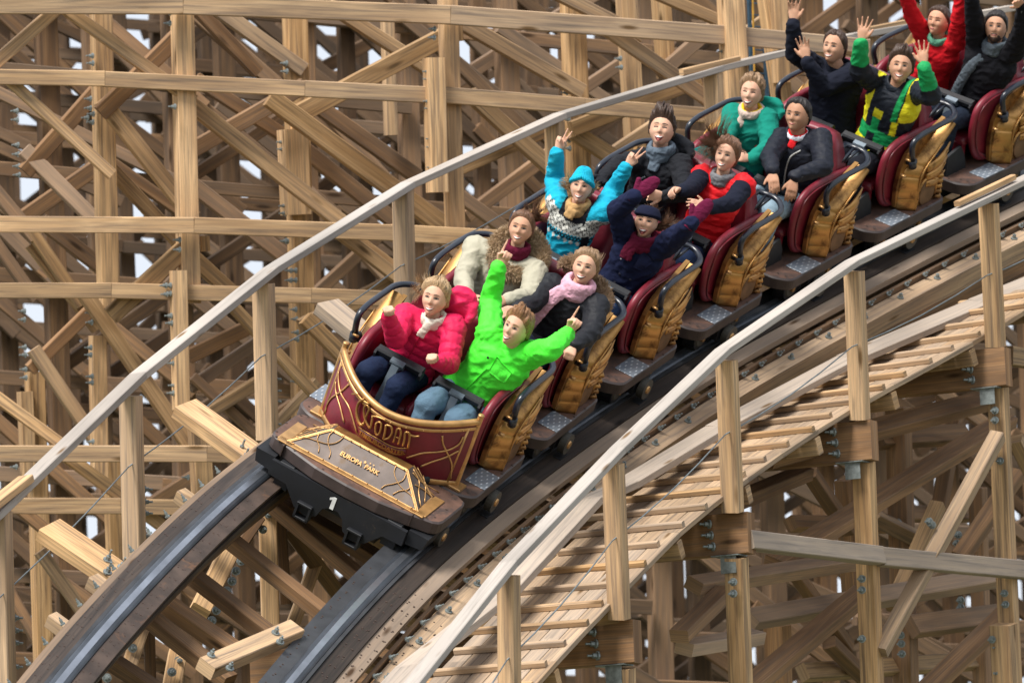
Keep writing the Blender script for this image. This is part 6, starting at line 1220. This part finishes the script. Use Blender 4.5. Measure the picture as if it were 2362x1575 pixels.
people = [
 dict(id=1, car=1, side=-1, fem=True, r='H', skin='skin1', hair='blond', head=(690, 850, 14, -14, 6), neck=(700, 1010), shL=(455, 975), shR=(845, 1070), elL=(385, 1160), wrL=(322, 985), elR=(800, 1360), wrR=(705, 1345), sgL=(1, 1), sgR=(1, 1),
      handL=('fist', 318, 880, -1, 1, (.2, -.1, 1.)), handR=('fist', 655, 1260, 1, 1, (-.3, .1, 1.)), expr=('smile', 'teeth'), legs=(.008, .016, .045), label='woman in a pink puffer jacket with both fists raised, front row', style=dict(t=.010, vol=.010, rough=.5),
      strands=[((-.05, .04, .07), (-.9, .3, .15), 120, .15, .35, 1.2, 0.0010), ((.0, .06, .09), (-.3, .5, .8), 102, .09, .5, 1.4, 0.0009), ((-.07, .03, .02), (-.9, .2, -.1), 66, .11, .3, 1.3, 0.0009), ((.05, .05, .06), (.6, .4, .3), 42, .06, .5, 1.2, 0.0007)],
      tops=[dict(name='jacket', col=(.60, .012, .075), mat='shell', gr=.040, quilt=(.072, .012), wr=.004, voxel=.0085)],
      extra=[('collar', (.60, .012, .075), .088, .026, -.01, 'shell'), ('hood', (.62, .012, .08), (.085, .075, -.0 + .52), (.10, .10, .11, .030), 'shell'), ('scarf', (.62, .56, .47), .068, .024, 2, [(-.02, -.10, .50), (-.03, -.13, .44), (-.035, -.145, .39)], 'wool'), ('line', (.45, .01, .05), [(-.035, .40), (-.03, .25), (-.03, .05)], .005, 'shell', 'zip')]),
 dict(id=2, car=1, side=1, fem=False, r='H', skin='skin1', hair='ginger', head=(1335, 1080, 28, -26, 14), neck=(1300, 1215), shL=(1125, 1120), shR=(1440, 1290), elL=(1130, 870), wrL=(1190, 610), elR=(1600, 1250), wrR=(1735, 1125), sgL=(-1, 1), sgR=(1, -1), hz=.08,
      handL=('point', 1290, 430, 1, 1), handR=('point', 1835, 975, 1, 1), expr=('calm', 'teeth'), tw=.85, legs=(.105, .18, .25), lw=1.12, label='man in a neon green jacket throwing both arms up, front row', style=dict(t=.017, quiff=.016, rough=.5), brow='hair', wisps=30, wl=.015,
      tops=[dict(name='jacket', col=(.075, .80, .045), mat='shell', gr=.048, wr=.009, ws=10, af=.85)],
      extra=[('collar', (.075, .80, .045), .085, .030, .0, 'shell'), ('lapel', (.08, .82, .05), [(-.02, .47), (.12, .44), (.13, .36), (-.0, .36)], 'shell', 'storm_flap', .012), ('line', (.05, .60, .03), [(-.02, .36), (-.03, .2), (-.04, .02)], .005, 'shell', 'zip'), ('dots', BLK, [(.01, .385), (.06, .38), (.11, .385), (-.06, .42)], .008, 'snap_button'), ('cuff', (.07, .75, .05), 'LR', .040, .045), ('hood', (.010, .012, .03), (.02, .12, .50), (.14, .05, .03, .03), 'wool')]),
 dict(id=3, car=2, side=-1, fem=True, r='H', skin='skin2', hair='brown', head=(1368, 300, 15, -8, 4), neck=(1340, 480), shL=(1010, 450), shR=(1480, 630), elL=(915, 700), wrL=(945, 815), elR=(1440, 830), wrR=(1270, 860), sgL=(1, 1), sgR=(1, 1), bw=1.0,
      handL=('half', 1010, 880, -1, 1, (-.1, -.3, -1.)), handR=('relaxed', 1150, 880, 1, 1, (0, -.2, -1.)), expr=('smile', 'teeth'), legs=(.01, .014, .03), label='woman in a beige parka with a fur hood, second row', style=dict(t=.009, vol=.004, rough=.3),
      strands=[((.03, .08, .09), (.55, .25, .45), 210, .17, .38, 1.3, 0.0011), ((.0, .08, .10), (.0, .3, .8), 120, .11, .5, 1.3, 0.0010), ((-.02, .07, .09), (-.4, .4, .5), 48, .10, .4, 1.2, 0.0009)],
      tops=[dict(name='parka', col=(.38, .355, .27), mat='shell', gr=.036, wr=.008, ws=10)],
      extra=[('fur', 'fur', (.01, .030, .515), .150, .135, .085, .050, 10000, -3.14, 3.14), ('scarf', MAR, .070, .028, 2, None, 'wool'), ('line', (.38, .36, .28), [(.03, .36), (.02, .2), (.0, .02)], .006, 'shell', 'placket')]),
 dict(id=4, car=2, side=1, fem=True, r='H', skin='skin1', hair='dblond', head=(1872, 605, 16, -10, 4), neck=(1800, 770), shL=(1600, 740), shR=(1965, 905), elL=(1450, 890), wrL=(1340, 930), elR=(1920, 1120), wrR=(1790, 1215), sgL=(1, 1), sgR=(1, 1),
      handL=('relaxed', 1230, 950, -1, 1, (0, -.3, -1.)), handR=('fist', 1735, 1320, 1, 1, (-.2, -.5, -.8)), expr=('smile', 'wide'), legs=(.012, .016, .04), label='woman in a black coat with a long pink knitted scarf, second row', style=dict(t=.012, vol=.006, rough=.3),
      strands=[((.062, .03, .03), (.1, .3, -1), 180, .15, .16, .5, 0.0011), ((-.06, .04, .03), (-.1, .4, -1), 90, .12, .16, .5, 0.0010)],
      tops=[dict(name='coat', col=BLK, mat='shell', gr=.036, wr=.007)],
      extra=[('fur', 'fur2', (.05, .055, .50), .155, .125, .03, .040, 3600, -1.1, 1.9), ('fur', 'fur2', (-.03, .10, .55), .12, .06, .05, .040, 1200, 1.6, 3.3), ('scarf', (.72, .40, .50), .086, .040, 2, [(-.05, -.10, .50), (-.085, -.155, .42), (-.10, -.165, .30), (-.115, -.165, .18), (-.12, -.16, .04)], 'knit')]),
 dict(id=5, car=3, side=-1, fem=True, r='T', skin='skin1', hair='blond', head=(1152, 1125, 12, -6, 6), neck=(1130, 1250), shL=(1010, 1235), shR=(1275, 1290), elL=(990, 1080), wrL=(1005, 925), elR=(1335, 1165), wrR=(1420, 1015), sgL=(-1, 1), sgR=(-1, 1),
      handL=('peace', 1060, 760, -1, 1), handR=('peace', 1495, 900, -1, 1), expr=('smile', 'teeth'), legs=(.01, .03, .075), label='woman in a turquoise knit hat and patterned sweater, arms up, third row', style=dict(t=.010, side=1, rough=.3, flat=1), wisps=0,
      strands=[((-.07, .03, -.03), (-.4, .2, -.6), 138, .11, .4, 1.5, 0.0010), ((.065, .03, -.03), (.3, .2, -.8), 180, .10, .3, 1.5, 0.0011), ((-.08, .05, .0), (-.8, .2, .6), 48, .12, .3, 1.5, 0.0007)],
      tops=[dict(name='sweater', col=nordic, mat='knit', gr=.026, voxel=.0070, wr=.008, af=1.3)],
      extra=[('hat', (.012, .38, .54), (.052, .015, -.035)), ('scarf', (.46, .28, .12), .066, .030, 2, [(-.01, -.10, .50), (-.02, -.13, .44)], 'wool'), ('cuff', BLK, 'LR', .037, .035)]),
 dict(id=6, car=3, side=1, fem=True, r='B', skin='skin1', hair='brown', head=(812, 815, 12, -10, 4), neck=(800, 930), shL=(690, 900), shR=(915, 960), elL=(640, 745), wrL=(745, 660), elR=(1010, 890), wrR=(1090, 820), sgL=(1, 1), sgR=(1, 1),
      handL=('mitten', 880, 560, 1), handR=('mitten', 1190, 700, 1), expr=('calm', 'open'), legs=(.01, .028, .075), label='woman in a navy coat, dark headband and maroon mittens, third row', style=dict(t=.011, vol=.008, rough=.4, flat=1), wisps=20,
      strands=[((.06, .07, -.03), (1, .3, .2), 150, .20, .25, 1.4, 0.0011), ((.03, .06, .10), (.3, .4, .7), 48, .06, .5, 1.2, 0.0009)],
      tops=[dict(name='coat', col=NAVY, mat='wool', gr=.038, wr=.009, af=1.1)],
      extra=[('headband', (.008, .010, .028)), ('mittens', (.125, .008, .040), 1.0), ('scarf', MAR, .078, .036, 2, [(-.03, -.10, .50), (-.05, -.14, .42), (-.04, -.15, .36)], 'knit'), ('lapel', (.007, .010, .034), [(.03, .46), (.14, .44), (.09, .33), (.03, .34)], 'wool', 'lapel', .012), ('dots', (.02, .02, .03), [(-.03, .22), (.05, .22), (-.035, .14), (.045, .14)], .010, 'button'), ('dots', (.45, .45, .47), [(-.07, .33)], .006, 'brooch')]),
 dict(id=7, car=4, side=-1, fem=False, r='B', skin='skin1', hair='dbrown', head=(905, 262, 7, -10, -4), neck=(905, 400), shL=(790, 440), shR=(1020, 470), elL=(650, 470), wrL=(560, 540), elR=(1050, 640), wrR=(930, 660), sgL=(1, 1), sgR=(1, 1),
      handL=('relaxed', 530, 600, -1, 1), handR=('relaxed', 820, 650, 1, 1), expr=('laugh', 'open'), legs=(.01, .012, .016), label='laughing man in a black cable knit cardigan and grey scarf, fourth row', style=dict(t=.015, quiff=.036, rough=.5, side=0), wisps=60, wl=.02,
      tops=[dict(name='sweater', col=BLK, mat='knit', gr=.038, quilt=(.05, .006), wr=.007)],
      extra=[('collar', BLK, .10, .036, .0, 'knit'), ('hood', BLK, (.06, .08, .50), (.12, .07, .06, .035), 'knit'), ('scarf', (.10, .13, .165), .080, .034, 2, [(.0, -.10, .50), (-.0, -.14, .42)], 'wool'), ('gloves', BLK, 'L'), ('line', (.35, .37, .4), [(-.04, .36), (-.09, .31)], .006, 'shell', 'zip_pull')]),
 dict(id=8, car=4, side=1, fem=True, r='B', skin='skin1', hair='brown', head=(1292, 420, 14, -16, 4), neck=(1270, 560), shL=(1150, 545), shR=(1400, 600), elL=(1085, 610), wrL=(1030, 628), elR=(1330, 700), wrR=(1190, 735), sgL=(1, 1), sgR=(1, 1),
      handL=('grip', 930, 620, -1, 1, (-.3, -.4, .6)), handR=('relaxed', 1090, 700, 1, 1, (0, -.3, -1.)), expr=('smile', 'teeth'), legs=(.008, .018, .05), label='woman in a red puffer vest over dark sleeves with windblown hair, fourth row', style=dict(t=.013, vol=.012, rough=.35),
      strands=[((-.03, .09, .05), (-1, .25, .28), 390, .26, .26, 1.4, 0.0012), ((-.03, .08, .07), (-.9, .3, .6), 150, .20, .32, 1.4, 0.0010), ((.05, .06, .03), (.2, .5, -.5), 90, .07, .4, 1.2, 0.0010)],
      tops=[dict(name='vest', col=(.66, .010, .016), mat='shell', gr=.046, arms=False, quilt=(.075, .012), wr=.006), dict(name='sleeve', col=(.008, .010, .022), mat='knit', gr=.026, body=False, wr=.006, af=1.15)],
      extra=[('collar', (.66, .010, .016), .10, .034, .0, 'shell'), ('scarf', (.17, .17, .18), .070, .028, 2, None, 'wool'), ('line', (.5, .01, .01), [(-.03, .42), (-.03, .25), (-.03, .03)], .006, 'shell', 'placket'), ('dots', (.08, .01, .01), [(-.045, .36), (-.045, .27), (-.045, .18), (-.045, .09)], .008, 'snap_button')]),
 dict(id=9, car=5, side=-1, fem=True, r='T', skin='skin1', hair='dblond', head=(2178, 560, 10, -16, 8), neck=(2190, 665), shL=(2070, 690), shR=(2270, 720), elL=(2025, 830), wrL=(1960, 905), elR=(2290, 890), wrR=(2180, 960), sgL=(1, 1), sgR=(1, 1),
      handL=('relaxed', 1850, 925, -1, 1, (0, -.3, -1.)), handR=('relaxed', 2080, 940, 1, 1, (0, -.3, -1.)), expr=('shut', 'wide'), legs=(.01, .02, .05), label='woman in a teal coat and yellow scarf with closed eyes, fifth row', style=dict(t=.010, vol=.010, rough=.5), brow='hair',
      buns=[((.0, .085, .075), (.035, .035, .035))], strands=[((.02, .08, .09), (.2, .4, .6), 60, .05, .6, 1.4, 0.0008)],
      tops=[dict(name='coat', col=(.006, .19, .14), mat='wool', gr=.036, wr=.007)],
      extra=[('hood', (.006, .19, .14), (.07, .08, .48), (.11, .07, .06, .030), 'wool'), ('scarf', (.70, .47, .02), .070, .027, 1, None, 'wool'), ('scarf', (.52, .40, .34), .080, .027, 1, [(-.03, -.10, .46), (-.05, -.13, .42)], 'wool'), ('gloves', (.005, .13, .12), 'L'), ('dots', (.30, .05, .03), [(.115, .30)], .016, 'patch')]),
 dict(id=10, car=5, side=1, fem=False, r='C', skin='skin3', hair='black', head=(392, 745, 10, -26, 10), neck=(400, 875), shL=(285, 900), shR=(540, 900), elL=(210, 1020), wrL=(230, 1100), elR=(560, 1080), wrR=(375, 1140), sgL=(1, 1), sgR=(1, 1),
      handL=('relaxed', 240, 1210, 1, 1, (.1, -.3, -1.)), handR=('relaxed', 345, 1270, 1, 1, (.0, -.2, -1.)), expr=('calm', 'closed'), legs=(.24, .34, .42), lw=1.05, knee=-.02, label='man in a black jacket with red neckerchief and wristwatch, hands on lap bar, fifth row', style=dict(t=.014, recede=1, rough=.35), wisps=30, wl=.012,
      tops=[dict(name='jacket', col=(.010, .012, .020), mat='shell', gr=.036, wr=.007)],
      extra=[('collar', (.012, .014, .022), .092, .028, .0, 'shell'), ('scarf', (.70, .72, .78), .066, .020, 1, None, 'wool'), ('scarf', (.62, .015, .020), .062, .022, 1, [(-.01, -.09, .50), (-.02, -.115, .455)], 'wool'), ('watch', 'R', .03), ('line', (.42, .42, .40), [(.06, .46), (.0, .40), (-.02, .28), (-.02, .10)], .006, 'shell', 'zip'), ('dots', (.6, .62, .66), [(-.105, .35), (-.105, .325)], .012, 'chest_logo')]),
 dict(id=11, car=6, side=-1, fem=False, r='C', skin='skin2', hair='dbrown', head=(628, 310, 10, -26, 4), neck=(655, 430), shL=(520, 440), shR=(780, 470), elL=(375, 345), wrL=(362, 160), elR=(560, 570), wrR=(455, 405), sgL=(1, 1), sgR=(1, 1),
      handL=('half', 370, 0, -1, 1), handR=('half', 415, 225, 1, 1), expr=('smile', 'teeth'), legs=(.008, .01, .02), label='man in a plain dark navy jacket raising both hands to one side, sixth row', style=dict(t=.014, recede=1, rough=.35), wisps=30, wl=.012,
      tops=[dict(name='jacket', col=(.010, .012, .022), mat='wool', gr=.040, wr=.007)],
      extra=[('collar', (.010, .012, .022), .090, .028, .0, 'wool'), ('dots', (.55, .26, .03), [(-.03, .36)], .013, 'chest_badge')]),
 dict(id=12, car=6, side=1, fem=False, r='C', skin='skin2', hair='dbrown', head=(1058, 432, 10, -6, 4), neck=(1040, 550), shL=(905, 540), shR=(1165, 590), elL=(790, 460), wrL=(800, 285), elR=(1255, 620), wrR=(1210, 440), sgL=(1, 1), sgR=(1, 1),
      handL=('open', 830, 110, -1, 1), handR=('open', 1190, 270, 1, 1), expr=('smile', 'teeth'), legs=(.006, .007, .012), label='man in a green and yellow block pattern jacket with both palms up, sixth row', style=dict(t=.019, quiff=.014, rough=.45), wisps=40, wl=.015,
      tops=[dict(name='jacket', col=blocks, mat='shell', gr=.042, voxel=.008, wr=.007)],
      extra=[('collar', (.012, .016, .024), .088, .028, .0, 'shell'), ('cuff', (.70, .64, .02), 'LR', .040, .040)]),
 dict(id=13, car=7, side=-1, fem=True, r='C', skin='skin2', hair='dbrown', head=(1302, 140, 12, -30, 8), neck=(1320, 245), shL=(1215, 250), shR=(1420, 275), elL=(1130, 95), wrL=(1080, -60), elR=(1440, 110), wrR=(1450, -70), sgL=(1, 1), sgR=(1, 1),
      handL=('open', 1060, -170, -1, 1), handR=('open', 1455, -180, 1, 1), expr=('shut', 'pucker'), legs=(.01, .014, .03), label='woman in a red sweater and green scarf with arms overhead, seventh row', style=dict(t=.010, rough=.25),
      buns=[((.02, .10, .04), (.034, .034, .038))], tops=[dict(name='sweater', col=(.60, .010, .018), mat='knit', gr=.024, wr=.009, af=1.2)],
      extra=[('scarf', (.12, .33, .22), .072, .026, 1, None, 'wool')]),
 dict(id=14, car=7, side=1, fem=False, r='C', skin='skin2', hair='black', head=(1672, 180, 6, -10, 4), neck=(1675, 300), shL=(1550, 300), shR=(1790, 330), elL=(1535, 130), wrL=(1510, -40), elR=(1845, 190), wrR=(1848, 40), sgL=(1, 1), sgR=(1, 1),
      handL=('open', 1500, -150, -1, 1), handR=('relaxed', 1790, -10, 1, 1), expr=('calm', 'closed'), legs=(.010, .016, .03), label='bearded man in a black coat with a grey scarf, arms overhead, seventh row', style=dict(t=.012, rough=.3), wisps=20, wl=.01,
      tops=[dict(name='coat', col=(.009, .009, .012), mat='wool', gr=.036, wr=.009)],
      extra=[('beard',), ('scarf', (.09, .11, .13), .078, .032, 2, [(-.03, -.11, .50), (-.08, -.14, .40), (-.11, -.15, .26), (-.12, -.15, .12)], 'wool'), ('watch', 'R', .02)]),
]
import os as _os
for S in people:
    person(S)
